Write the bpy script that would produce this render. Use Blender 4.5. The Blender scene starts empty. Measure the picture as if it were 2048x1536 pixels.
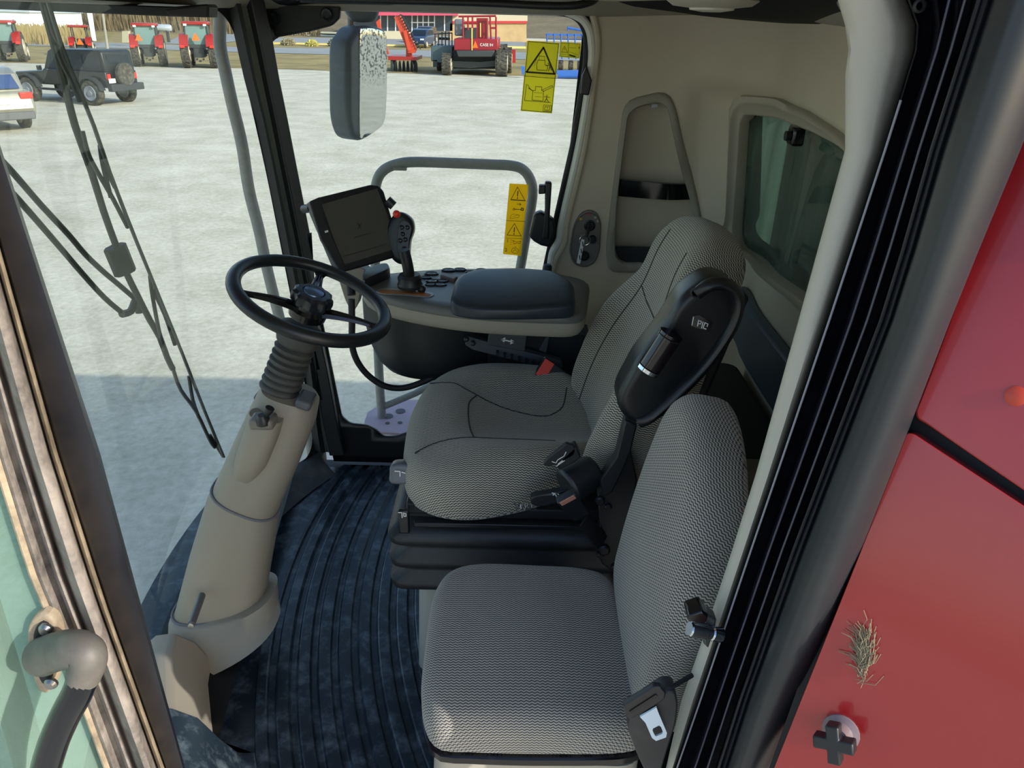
import bpy, bmesh, math, random
from math import sin, cos, pi, radians, sqrt
from mathutils import Vector as V, Matrix
from mathutils.geometry import delaunay_2d_cdt
random.seed(7)
SC = bpy.context.scene; COL = SC.collection
# ------------------------------------------------------------------ camera model (2048 x 1536 photograph)
FPX = 1500.0; H = 1.45; TH = radians(26); RHO = radians(1.35)
FW = V((0, cos(TH), -sin(TH))); r0 = V((1, 0, 0)); u0 = V((0, sin(TH), cos(TH)))
RT = r0*cos(RHO) + u0*sin(RHO); UP = u0*cos(RHO) - r0*sin(RHO)
EYE = V((0, 0, H))
def ray(u, v): return FW*FPX + RT*(u-1024) - UP*(v-768)
def at(u, v, x=None, y=None, z=None):
    d = ray(u, v)
    t = x/d.x if x is not None else y/d.y if y is not None else (z-H)/d.z
    return EYE + d*t
def onplane(u, v, O, N):
    d = ray(u, v); return EYE + d*((O-EYE).dot(N)/d.dot(N))
# ------------------------------------------------------------------ materials
def srgb(h):
    c = [int(h[i:i+2], 16)/255 for i in (0, 2, 4)]
    return tuple(((x+.055)/1.055)**2.4 if x > .04045 else x/12.92 for x in c) + (1,)
MATS = {}
class NT:
    def __init__(s, name):
        s.m = bpy.data.materials.new(name); s.m.use_nodes = True
        s.t = s.m.node_tree; s.t.nodes.clear()
        s.out = s.t.nodes.new('ShaderNodeOutputMaterial')
    def n(s, k, **kw):
        o = s.t.nodes.new('ShaderNode'+k)
        for a, b in kw.items():
            if a.startswith('_'): setattr(o, a[1:], b)
            else: o.inputs[a.replace('9', ' ')].default_value = b
        return o
    def l(s, a, b): s.t.links.new(a, b)
    def math(s, op, a, b=None, c=None):
        o = s.t.nodes.new('ShaderNodeMath'); o.operation = op
        for i, q in enumerate((a, b, c)):
            if q is None: continue
            if isinstance(q, (int, float)): o.inputs[i].default_value = q
            else: s.l(q, o.inputs[i])
        return o.outputs[0]
    def mix(s, f, a, b):
        o = s.t.nodes.new('ShaderNodeMix'); o.data_type = 'RGBA'
        if isinstance(f, (int, float)): o.inputs[0].default_value = f
        else: s.l(f, o.inputs[0])
        for i, q in ((6, a), (7, b)):
            if isinstance(q, tuple): o.inputs[i].default_value = q
            else: s.l(q, o.inputs[i])
        return o.outputs[2]
    def ramp(s, f, stops):
        o = s.t.nodes.new('ShaderNodeValToRGB'); e = o.color_ramp.elements
        while len(e) < len(stops): e.new(.5)
        for q, (p, c) in zip(e, stops):
            q.position = p; q.color = c if isinstance(c, tuple) else (c, c, c, 1)
        s.l(f, o.inputs[0]); return o.outputs[0]
def plain(name, col, rough=.5, metal=0, spec=.5, coat=0, noise=0, nscale=20, bump=0, bscale=300, dust=0, dustcol='9a9a98', dscale=6, emit=0, lo=.45, hi=.75):
    if name in MATS: return MATS[name]
    n = NT(name); b = n.n('BsdfPrincipled'); c = srgb(col) if isinstance(col, str) else col
    b.inputs['Base Color'].default_value = c; b.inputs['Roughness'].default_value = rough
    b.inputs['Metallic'].default_value = metal; b.inputs['Specular IOR Level'].default_value = spec
    b.inputs['Coat Weight'].default_value = coat; b.inputs['Coat Roughness'].default_value = .06
    tc = n.n('TexCoord')
    src = None
    if noise:
        t = n.n('TexNoise', Scale=nscale, Detail=4.0); n.l(tc.outputs['Object'], t.inputs['Vector'])
        d = tuple(q*(1-noise) for q in c[:3])+(1,); e = tuple(min(1, q*(1+noise)) for q in c[:3])+(1,)
        src = n.mix(n.ramp(t.outputs[0], [(.3, 0.), (.7, 1.)]), d, e)
    if dust:
        t = n.n('TexNoise', Scale=dscale, Detail=8.0, Roughness=.7); n.l(tc.outputs['Object'], t.inputs['Vector'])
        f = n.math('MULTIPLY', n.ramp(t.outputs[0], [(lo, 0.), (hi, 1.)]), dust)
        src = n.mix(f, src if src else c, srgb(dustcol))
        n.l(n.math('MAXIMUM', f, rough), b.inputs['Roughness'])
    if src: n.l(src, b.inputs['Base Color'])
    if bump:
        t = n.n('TexNoise', Scale=bscale, Detail=2.0); n.l(tc.outputs['Object'], t.inputs['Vector'])
        bp = n.n('Bump', Strength=bump, Distance=.001); n.l(t.outputs[0], bp.inputs['Height']); n.l(bp.outputs[0], b.inputs['Normal'])
    if emit:
        b.inputs['Emission Color'].default_value = c; b.inputs['Emission Strength'].default_value = emit
    n.l(b.outputs[0], n.out.inputs[0]); MATS[name] = n.m; return n.m
def fabric(name, light, dark, su=.0105, sv=.0062, amp=.0034):
    n = NT(name); b = n.n('BsdfPrincipled', Roughness=.95); b.inputs['Specular IOR Level'].default_value = .1
    b.inputs['Sheen Weight'].default_value = .25
    uv = n.n('UVMap'); sp = n.n('SeparateXYZ'); n.l(uv.outputs[0], sp.inputs[0])
    fu = n.math('PINGPONG', n.math('DIVIDE', sp.outputs[0], su/2), 1.0)
    vv = n.math('ADD', sp.outputs[1], n.math('MULTIPLY', fu, amp))
    w = n.math('PINGPONG', n.math('DIVIDE', vv, sv/2), 1.0)
    nz = n.n('TexNoise', Scale=900.0, Detail=2.0); n.l(uv.outputs[0], nz.inputs['Vector'])
    w2 = n.math('ADD', w, n.math('MULTIPLY', n.math('SUBTRACT', nz.outputs[0], .5), .5))
    f = n.ramp(w2, [(.28, 0.), (.52, 1.)])
    nl = n.n('TexNoise', Scale=5.0, Detail=3.0); n.l(uv.outputs[0], nl.inputs['Vector'])
    lc = n.mix(nl.outputs[0], srgb(light), tuple(q*.82 for q in srgb(light)[:3])+(1,))
    n.l(n.mix(f, srgb(dark), lc), b.inputs['Base Color'])
    bp = n.n('Bump', Strength=.5, Distance=.0015); n.l(w, bp.inputs['Height']); n.l(bp.outputs[0], b.inputs['Normal'])
    n.l(b.outputs[0], n.out.inputs[0]); MATS[name] = n.m; return n.m
def glassm(name, tint, dust, gloss=.04, fres=True, dscale=2.5, streak=False, dcol=(.62, .66, .64, 1)):
    n = NT(name); tr = n.n('BsdfTransparent', Color=tint); gl = n.n('BsdfGlossy', Roughness=.0); df = n.n('BsdfDiffuse', Color=dcol)
    lw = n.n('LayerWeight', Blend=.18)
    f = n.math('ADD', n.math('MULTIPLY', lw.outputs['Fresnel'], .10 if fres else 0.), gloss)
    m1 = n.n('MixShader'); n.l(f, m1.inputs[0]); n.l(tr.outputs[0], m1.inputs[1]); n.l(gl.outputs[0], m1.inputs[2])
    tc = n.n('TexCoord'); mp = n.n('Mapping'); n.l(tc.outputs['Object'], mp.inputs[0])
    if streak: mp.inputs['Scale'].default_value = (12, 12, .6)
    t = n.n('TexNoise', Scale=dscale, Detail=6.0); n.l(mp.outputs[0], t.inputs['Vector'])
    m2 = n.n('MixShader'); n.l(n.math('MULTIPLY', n.ramp(t.outputs[0], [(.35, .35), (.7, 1.)]), dust), m2.inputs[0])
    n.l(m1.outputs[0], m2.inputs[1]); n.l(df.outputs[0], m2.inputs[2]); n.l(m2.outputs[0], n.out.inputs[0]); MATS[name] = n.m; return n.m
# ------------------------------------------------------------------ mesh helpers
def spline(pts, n=None, closed=False, seg=6):
    P = [V(p) for p in pts]; m = len(P); out = []
    rng = m if closed else m-1
    for i in range(rng):
        if closed: a, b, c, d = P[i-1], P[i], P[(i+1) % m], P[(i+2) % m]
        else: a, b, c, d = P[max(i-1, 0)], P[i], P[i+1], P[min(i+2, m-1)]
        for k in range(seg):
            t = k/seg
            out.append(.5*((2*b)+(c-a)*t+(2*a-5*b+4*c-d)*t*t+(3*b-3*c+d-a)*t*t*t))
    if not closed: out.append(P[-1])
    return resample(out, n, closed) if n else out
def resample(P, n, closed):
    Q = P+[P[0]] if closed else P
    L = [0]
    for a, b in zip(Q, Q[1:]): L.append(L[-1]+(b-a).length)
    out = []; j = 0; N = n if closed else n-1
    for k in range(n):
        s = L[-1]*k/N
        while j < len(L)-2 and L[j+1] < s: j += 1
        d = L[j+1]-L[j]; t = (s-L[j])/d if d > 1e-9 else 0
        out.append(Q[j].lerp(Q[j+1], t))
    return out
def rounded(pts, r, k=5):
    """closed polygon with its corners rounded by r"""
    P = [V(p) for p in pts]; m = len(P); out = []
    for i in range(m):
        a, b, c = P[i-1], P[i], P[(i+1) % m]
        e, f = (a-b), (c-b); rr = min(r, e.length*.45, f.length*.45)
        p, q = b+e.normalized()*rr, b+f.normalized()*rr
        for j in range(k+1):
            t = j/k; out.append(p*(1-t)**2+b*2*t*(1-t)+q*t*t)
    return out
class MB:
    def __init__(s): s.v = []; s.f = []; s.uv = {}; s.mi = []; s.cur = 0
    def add(s, vs, fs):
        o = len(s.v); s.v += [V(q) for q in vs]; s.f += [tuple(i+o for i in f) for f in fs]; s.mi += [s.cur]*len(fs); return o
    def box(s, c, size, rot=None, top=None):
        c = V(c); hx, hy, hz = [q/2 for q in size]; tx, ty = top or (1, 1)
        P = [V((x*hx*(tx if z > 0 else 1), y*hy*(ty if z > 0 else 1), z*hz)) for z in (-1, 1) for y in (-1, 1) for x in (-1, 1)]
        if rot is not None: P = [rot @ p for p in P]
        s.add([c+p for p in P], [(0, 2, 3, 1), (4, 5, 7, 6), (0, 1, 5, 4), (2, 6, 7, 3), (0, 4, 6, 2), (1, 3, 7, 5)]); return s
    def ring(s, loops, capa=True, capb=True, closed=True):
        n = len(loops[0]); o = len(s.v); fs = []
        for l in loops: s.v += [V(q) for q in l]
        m = n if closed else n-1
        for i in range(len(loops)-1):
            for j in range(m):
                a = o+i*n+j; b = o+i*n+(j+1) % n; fs.append((a, b, b+n, a+n))
        if capa: fs.append(tuple(o+j for j in reversed(range(n))))
        if capb: fs.append(tuple(o+(len(loops)-1)*n+j for j in range(n)))
        s.f += fs; s.mi += [s.cur]*len(fs); return s
    def tube(s, pts, r, n=12, smooth=True, seg=6, flat=None, closed=False):
        P = spline(pts, closed=closed, seg=seg) if smooth and len(pts) > 2 else [V(p) for p in pts]
        m = len(P); R = r if callable(r) else (lambda t: r)
        T = []
        for i in range(m):
            a = P[i-1] if (closed or i > 0) else P[0]; b = P[(i+1) % m] if (closed or i < m-1) else P[-1]
            T.append((b-a).normalized())
        x = T[0].orthogonal().normalized()
        if flat is not None: x = (V(flat)-T[0]*V(flat).dot(T[0])).normalized()
        loops = []
        for i in range(m):
            x = (x-T[i]*x.dot(T[i])).normalized(); y = T[i].cross(x); q = R(i/(m-1))
            rx, ry = q if isinstance(q, tuple) else (q, q)
            loops.append([P[i]+x*rx*cos(2*pi*k/n)+y*ry*sin(2*pi*k/n) for k in range(n)])
        if closed: loops.append(loops[0]); s.ring(loops, False, False)
        else: s.ring(loops)
        return s
    def cyl(s, a, b, r, r2=None, n=24):
        a, b = V(a), V(b); t = (b-a).normalized(); x = t.orthogonal().normalized(); y = t.cross(x); r2 = r if r2 is None else r2
        s.ring([[p+x*q*cos(2*pi*k/n)+y*q*sin(2*pi*k/n) for k in range(n)] for p, q in ((a, r), (b, r2))]); return s
    def lathe(s, a, axis, prof, n=32, cap=True):
        a = V(a); t = V(axis).normalized(); x = t.orthogonal().normalized(); y = t.cross(x)
        s.ring([[a+t*h+x*max(q, 1e-4)*cos(2*pi*k/n)+y*max(q, 1e-4)*sin(2*pi*k/n) for k in range(n)] for q, h in prof], cap, cap); return s
    def prism(s, pts, d):
        d = V(d); s.ring([[V(p) for p in pts], [V(p)+d for p in pts]]); return s
    def grid(s, rows):
        n = len(rows[0]); s.ring(rows, False, False, closed=False); return s
    def ball(s, c, r, n=16, m=10):
        c = V(c); rr = r if isinstance(r, tuple) else (r, r, r)
        s.ring([[c+V((rr[0]*sin(a)*cos(2*pi*k/n), rr[1]*sin(a)*sin(2*pi*k/n), rr[2]*cos(a))) for k in range(n)] for a in [pi*(.02+.96*i/m) for i in range(m+1)]]); return s
    def build(s, name, mat, parent=None, smooth=True, bevel=0, bseg=2, ang=35, solid=0, sub=0, recalc=True):
        me = bpy.data.meshes.new(name); off = V(parent_loc(parent))
        me.from_pydata([tuple(q-off) for q in s.v], [], s.f)
        for m in (mat if isinstance(mat, (list, tuple)) else [mat]): me.materials.append(m)
        if max(s.mi or [0]) > 0:
            for p, i in zip(me.polygons, s.mi): p.material_index = i
        if s.uv:
            l = me.uv_layers.new(name='UVMap')
            for p in me.polygons:
                for li in p.loop_indices: l.data[li].uv = s.uv.get(me.loops[li].vertex_index, (0, 0))
        if recalc:
            bm = bmesh.new(); bm.from_mesh(me); bmesh.ops.recalc_face_normals(bm, faces=bm.faces); bm.to_mesh(me); bm.free()
        if smooth:
            for p in me.polygons: p.use_smooth = True
            me.set_sharp_from_angle(angle=radians(ang))
        o = bpy.data.objects.new(name, me); COL.objects.link(o)
        if parent is not None: o.parent = parent
        if solid:
            q = o.modifiers.new('solid', 'SOLIDIFY'); q.thickness = solid; q.offset = -1
        if bevel:
            q = o.modifiers.new('bevel', 'BEVEL'); q.width = bevel; q.segments = bseg; q.limit_method = 'ANGLE'; q.angle_limit = radians(40)
        if sub:
            q = o.modifiers.new('sub', 'SUBSURF'); q.levels = sub; q.render_levels = sub
        return o
LOC = {}
def parent_loc(p): return LOC.get(p.name, V((0, 0, 0))) if p is not None else V((0, 0, 0))
def meta(o, label=None, cat=None, group=None, kind=None):
    if label: o['label'] = label
    if cat: o['category'] = cat
    if group: o['group'] = group
    if kind: o['kind'] = kind
    return o
def thing(name, label, cat, loc=(0, 0, 0), group=None):
    o = bpy.data.objects.new(name, None); o.empty_display_size = .05; o.location = loc; COL.objects.link(o)
    LOC[o.name] = V(loc); return meta(o, label, cat, group)
def sub(o, parent): LOC[o.name] = parent_loc(parent); return o   # lets a part carry sub-parts in the same coordinates
def struct(o, label=None):
    o['kind'] = 'structure'
    if label: o['label'] = label
    return o
def frame(O, X, Yh):
    """O origin, X axis, Y axis (made square to X), N = X x Y"""
    X = V(X).normalized(); N = X.cross(V(Yh)).normalized(); return V(O), X, N.cross(X), N
def pad(out2, fr, T, r, disp=None, n=64, back_r=None, rings=(0, .2, .4, .6, .75, .88, 1), warp=None, smooth_in=True, seg=6, raw=False):
    """cushion-like solid: closed outline (2-D, in the frame), front at h=0, back at h=-T, edge radius r"""
    O, X, Y, N = fr
    P = [V((p[0], p[1])) for p in out2]
    if not raw: P = spline(P, n, True, seg)
    n = len(P); c = sum(P, V((0, 0)))/n; br = r*.6 if back_r is None else back_r
    L = []                                                        # list of (points, h)
    def inset(d): return [c+(q-c)*max(0.02, 1-d/(q-c).length) for q in P]
    base = inset(r)
    for k in rings[:-1]: L.append(([c+(q-c)*max(k, .004) for q in base], 0.))
    for a in range(0, 6):
        t = a/5*pi/2; L.append((inset(r*(1-sin(t))), -r*(1-cos(t))))
    for a in range(0, 4):
        t = a/3*pi/2; L.append((inset(br*(1-cos(t))), -T+br*(1-sin(t))))
    m = MB(); loops = []; uvs = []
    for pts, h in L:
        lp = []
        for q in pts:
            hh = h+(disp(q.x, q.y)*(max(0, 1+h/T)) if disp else 0)
            p3 = V((q.x, q.y, hh))
            if warp: p3 = warp(p3)
            lp.append(O+X*p3.x+Y*p3.y+N*p3.z)
            d = (q-c).normalized(); uvs.append((q.x+d.x*(-h), q.y+d.y*(-h)))
        loops.append(lp)
    m.ring(loops, True, True)
    m.uv = {i: u for i, u in enumerate(uvs)}
    return m
def pxframe(p0, p1, p2):
    """frame through three 3-D points; X along p0-p1, N towards the viewer"""
    O, X, Y, N = frame(p0, V(p1)-V(p0), V(p2)-V(p0))
    if N.dot(EYE-O) < 0: N = -N; Y = N.cross(X)
    return O, X, Y, N
def px2(fr, pts):
    O, X, Y, N = fr; out = []
    for u, v in pts:
        q = onplane(u, v, O, N)-O; out.append(V((q.dot(X), q.dot(Y))))
    return out
def yfr(y): return (V((0, y, 0)), V((1, 0, 0)), V((0, 0, 1)), V((0, -1, 0)))
def zfr(z): return (V((0, 0, z)), V((1, 0, 0)), V((0, 1, 0)), V((0, 0, 1)))
def sh(fr, h): return (fr[0]+fr[3]*h,)+fr[1:]
def plate(fr, pts2, T, r=0, mb=None):
    m = mb or MB(); O, X, Y, N = fr
    P = rounded([(p[0], p[1]) for p in pts2], r) if r else [V((p[0], p[1])) for p in pts2]
    m.prism([O+X*p.x+Y*p.y for p in P], -N*T); return m
def strokes(fr, lines, w, T=.0006, mb=None, closed=False):
    m = mb or MB(); O, X, Y, N = fr
    for ln in lines:
        P = [V((p[0], p[1])) for p in ln]
        for a, b in zip(P, P[1:]):
            d = b-a
            if d.length < 1e-6: continue
            d.normalize(); q = V((-d.y, d.x))*w/2; a2 = a-d*w*.3; b2 = b+d*w*.3
            m.prism([O+X*p.x+Y*p.y for p in (a2-q, b2-q, b2+q, a2+q)], N*T)
    return m
def text(name, body, fr, pos, size, mat, parent, extrude=.0005, align='CENTER', xdir=None):
    cu = bpy.data.curves.new(name, 'FONT'); cu.body = body; cu.size = size; cu.extrude = extrude; cu.align_x = align; cu.align_y = 'CENTER'
    o = bpy.data.objects.new(name, cu); COL.objects.link(o)
    dg = bpy.context.evaluated_depsgraph_get(); me = bpy.data.meshes.new_from_object(o.evaluated_get(dg))
    bpy.data.objects.remove(o); O, X, Y, N = fr
    if xdir is not None:
        X2 = (X*xdir[0]+Y*xdir[1]).normalized(); Y2 = N.cross(X2)
    else: X2, Y2 = X, Y
    P = O+X*pos[0]+Y*pos[1]-parent_loc(parent)
    for q in me.vertices:
        c = q.co.copy(); q.co = P+X2*c.x+Y2*c.y+N*c.z
    me.materials.clear(); me.materials.append(mat)
    ob = bpy.data.objects.new(name, me); COL.objects.link(ob); ob.parent = parent; return ob
def surf(outer, holes, mp, step=.05, zr=None):
    """triangulated sheet with holes in (s,z) space mapped to 3-D by mp"""
    pts = []; edges = []; loops = [outer]+holes
    for lp in loops:
        o = len(pts); pts += [V((p[0], p[1])) for p in lp]; edges += [(o+i, o+(i+1) % len(lp)) for i in range(len(lp))]
    def inside(p, lp):
        c = False; n = len(lp)
        for i in range(n):
            a, b = lp[i], lp[i-1]
            if (a[1] > p[1]) != (b[1] > p[1]) and p[0] < (b[0]-a[0])*(p[1]-a[1])/(b[1]-a[1])+a[0]: c = not c
        return c
    xs = [p[0] for p in outer]; zs = [p[1] for p in outer]
    x = min(xs)+step/2
    while x < max(xs):
        z = min(zs)+step/2
        while z < max(zs):
            if inside((x, z), outer) and not any(inside((x, z), h) for h in holes): pts.append(V((x, z)))
            z += step
        x += step
    vs, _, fs, *_ = delaunay_2d_cdt(pts, edges, [], 0, 1e-5)
    m = MB(); keep = []
    for f in fs:
        c = sum((vs[i] for i in f), V((0, 0)))/len(f)
        if inside(c, outer) and not any(inside(c, h) for h in holes): keep.append(tuple(f))
    m.add([mp(p.x, p.y) for p in vs], keep); return m
SKY=.20; SUN=3.3; EXPO=0.62
# ------------------------------------------------------------------ materials of the cab
FZ = -.12
M_beige = plain('beige_plastic', 'c2b8a4', .55, noise=.04, nscale=6, bump=.25, bscale=900)
M_beige2 = plain('grey_beige_plastic', '928c80', .5, bump=.2, bscale=900)
M_column = plain('column_plastic', '8e877b', .5, bump=.15, bscale=900)
M_taupe = plain('taupe_rim_plastic', '6f6a64', .5)
M_black = plain('black_plastic', '1c1e22', .42, bump=.15, bscale=700)
M_black2 = plain('matte_black_rubber', '17181b', .6)
M_gloss = plain('gloss_black', '0c0c10', .12)
M_jamb = plain('jamb_paint', '1b1b26', .22, dust=.06)
M_steel = plain('steel', '9a9a9a', .35, metal=1)
M_darksteel = plain('dark_steel', '3a3c40', .4, metal=.8)
M_chrome = plain('chrome', 'c8ccd4', .12, metal=1)
M_grey = plain('grey_rail_paint', '8b8c8a', .55, dust=.7, dustcol='a8a498', dscale=25)
M_white = plain('white_mark', 'e8e8e4', .5)
def trans(name, col):
    n = NT(name); a = n.n('BsdfDiffuse', Color=srgb(col)); b = n.n('BsdfTranslucent', Color=srgb(col)); x = n.n('MixShader'); x.inputs[0].default_value = .62
    n.l(a.outputs[0], x.inputs[1]); n.l(b.outputs[0], x.inputs[2]); y = n.n('MixShader'); y.inputs[0].default_value = .45; t = n.n('BsdfTransparent', Color=srgb(col)); n.l(x.outputs[0], y.inputs[1]); n.l(t.outputs[0], y.inputs[2]); n.l(y.outputs[0], n.out.inputs[0]); MATS[name] = n.m; return n.m
M_yellow = trans('sticker_yellow', 'fdf46c')
M_ink = plain('sticker_ink', '15140c', .5)
M_redp = plain('red_body_paint', '9c1c20', .25, coat=.6, noise=.06, nscale=2.5, dust=.08, dustcol='b85a54', dscale=3)
M_lite = plain('cream_sheet', 'd5d2c4', .6)
M_fabric = fabric('woven_seat_fabric', 'bbb4a4', '2e2e33')
M_fabric2 = fabric('woven_trainer_fabric', 'aea99c', '3a3b42', .0092, .0058, .0029)
M_seam = plain('seam_thread', '3a3936', .9)
# ------------------------------------------------------------------ plan of the cab walls (a vertical sheet following this line)
RY = 2.5
cx, cy, RR = .356, 1.764, 1.304
a0 = math.atan2(.78-cy, -.5-cx); a1 = math.atan2(RY-cy, -.72-cx)
if a0 < 0: a0 += 2*pi
a0 -= .06
PR = [V((cx+RR*cos(a0+(a1-a0)*i/40), cy+RR*sin(a0+(a1-a0)*i/40))) for i in range(41)]
NWS = len(PR)-1
PR += [V((-.72+1.07*i/10, RY)) for i in range(1, 11)]
PR += [V((.35+.35*sin(pi/2*i/14), 2.15+.35*cos(pi/2*i/14))) for i in range(1, 15)]
PR += [V((.70, 2.15-1.37*i/14)) for i in range(1, 15)]
PS = [0.]
for a, b in zip(PR, PR[1:]): PS.append(PS[-1]+(b-a).length)
SW = PS[NWS]; SEND = PS[-1]
def prof(s):
    s = min(max(s, 0), SEND-1e-6); i = 0
    while PS[i+1] < s: i += 1
    t = (s-PS[i])/(PS[i+1]-PS[i]); p = PR[i].lerp(PR[i+1], t)
    def nr(j):
        j = min(max(j, 1), len(PR)-2)
        if j == NWS: j = NWS
        d = (PR[j+1]-PR[j-1]).normalized(); return V((-d.y, d.x))
    if NWS-1 <= i <= NWS: d = (PR[i+1]-PR[i]).normalized(); n = V((-d.y, d.x))
    else: n = nr(i).lerp(nr(i+1), t).normalized()
    return p, n
REC = None
def W(s, z, d=0.):
    if REC and s > REC[0]-.15: sg = lambda q: 1/(1+math.exp(-max(-40, min(40, q)))); d = d+.04*sg((s-REC[0])/.012)*sg((REC[1]-z)/.012)*sg((REC[2]-s)/.06)
    p, n = prof(s); q = p+n*d; return V((q.x, q.y, z))       # d > 0 goes outwards
def onprof(u, v, d=0.):
    r = ray(u, v); best = None
    for i in range(len(PR)-1):
        p, q = PR[i], PR[i+1]
        if d:
            n = (q-p).normalized(); n = V((-n.y, n.x)); p = p+n*d; q = q+n*d
        e = q-p; den = r.x*e.y-r.y*e.x
        if abs(den) < 1e-9: continue
        t = (p.x*e.y-p.y*e.x)/den; k = (p.x*r.y-p.y*r.x)/den
        if t > 0 and -.02 <= k <= 1.02 and (best is None or t > best[0]): best = (t, PS[i]+min(max(k, 0), 1)*(PS[i+1]-PS[i]))
    if best is None: return V((0, 1))
    return V((best[1], H+r.z*best[0]))
def opx(pts, d=0.): return [onprof(u, v, d) for u, v in pts]
def wpoly(pts2, d): return [W(p[0], p[1], d) for p in pts2]
def strip(L, R, d0, T, n=14):
    """band on the wall line between two picture polylines, inner face at depth d0, thickness T outwards"""
    A = spline([V((p[0], p[1])) for p in opx(L)], n); B = spline([V((p[0], p[1])) for p in opx(R)], n)
    m = MB(); k = 5
    fr = [[W(*(a.lerp(b, i/k)), d0) for i in range(k+1)] for a, b in zip(A, B)]
    bk = [[W(*(a.lerp(b, i/k)), d0+T) for i in reversed(range(k+1))] for a, b in zip(A, B)]
    m.ring([f+g for f, g in zip(fr, bk)]); return m
# floor, ceiling, roof, chassis
def fill_prism(pts, z0, z1):
    m = MB(); m.ring([[V((p[0], p[1], z0)) for p in pts], [V((p[0], p[1], z1)) for p in pts]]); return m
plan = [PR[i] for i in range(0, len(PR), 2)]+[V((.70, .80))]
def grow(pts, d):
    c = V((0, 1.65)); return [c+(p-c)*(1+d/(p-c).length) for p in pts]
struct(fill_prism(grow(plan, .03), FZ-.07, FZ-.012).build('floor', M_black2))
struct(fill_prism(grow(plan, .02), 1.50, 1.56).build('ceiling', M_beige))
roofp = [V((-1.35, .62)), V((.75, .62)), V((.75, 2.72)), V((-1.1, 2.72)), V((-1.42, 1.9))]
rt = thing('cab_roof', 'thick dark roof shell over the cab', 'roof', (0, 1.65, 1.57))
fill_prism(rounded(roofp, .2), 1.57, 1.82).build('roof_shell', plain('roof_red', '8c2024', .3), rt, bevel=.03)
# headliner rim running along the wall tops
rim = MB(); rows = []
for i in range(0, 80):
    s = SEND*i/79*.985
    base = 1.458 if s < SW+.95 else 1.458+.012*sin((s-SW-.95)*4)
    sec = [(.03, base+.012), (.0, base), (-.02, base+.004), (-.05, base+.03), (-.10, base+.045), (-.10, 1.52), (.03, 1.52)]
    rows.append([W(s, z, d) for d, z in sec])
rim.ring(rows); struct(rim.build('trim_headliner', M_beige2, ang=50))
# wall with recess and rear window
_a, _b = onprof(1388, 172), onprof(1560, 200); REC = (_a[0], _a[1], _b[0])
niche_out = opx([(1246, 215), (1262, 197), (1322, 183), (1340, 190), (1353, 218), (1400, 500), (1398, 560), (1216, 545), (1211, 500), (1222, 400)])
niche_in = opx([(1256, 228), (1275, 214), (1322, 205), (1336, 216), (1384, 470), (1386, 526), (1246, 526), (1230, 510), (1234, 400)])
rw_out = opx([(1449, 205), (1468, 190), (1550, 196), (1620, 222), (1690, 268), (1760, 345), (1800, 440), (1790, 620), (1700, 720), (1600, 606), (1500, 528), (1440, 490), (1422, 470), (1440, 452)])
rw_in = opx([(1464, 240), (1470, 230), (1550, 240), (1620, 262), (1678, 292), (1745, 365), (1775, 450), (1765, 600), (1690, 665), (1590, 590), (1500, 530), (1450, 500), (1447, 470)])
def cl(lp, n=72, r=.015): return resample(rounded([(p[0], p[1]) for p in lp], r), n, True)
NO, NI, RO, RI = cl(niche_out, 72, .03), cl(niche_in, 72, .03), cl(rw_out, 96, .03), cl(rw_in, 96, .03)
def align(a, b):
    k = min(range(len(b)), key=lambda i: (b[i]-a[0]).length); return b[k:]+b[:k]
NI = align(NO, NI); RI = align(RO, RI)
wl = opx([(1178, 20), (1187, 45), (1192, 75), (1188, 140), (1165, 300), (1132, 440), (1128, 490), (1105, 530), (1085, 640)])
outer = [V((wl[0][0], 1.5))]+wl+[V((wl[-1][0], .0)), V((wl[-1][0], FZ)), V((SEND, FZ)), V((SEND, 1.5))]
mid = [a.lerp(b, .5) for a, b in zip(RO, RI)]
wall = surf(outer, [NI, mid], W, .022)
struct(wall.build('wall_rear', M_beige, solid=0, ang=60, recalc=True))
# outside skin of that wall so that it has thickness
skin = surf([V((outer[0][0], 1.5)), V((outer[0][0]-.1, FZ)), V((SEND, FZ)), V((SEND, 1.5))], [mid], lambda s, z: W(s, z, .13), .08)
struct(skin.build('trim_1', M_black2))
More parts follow.
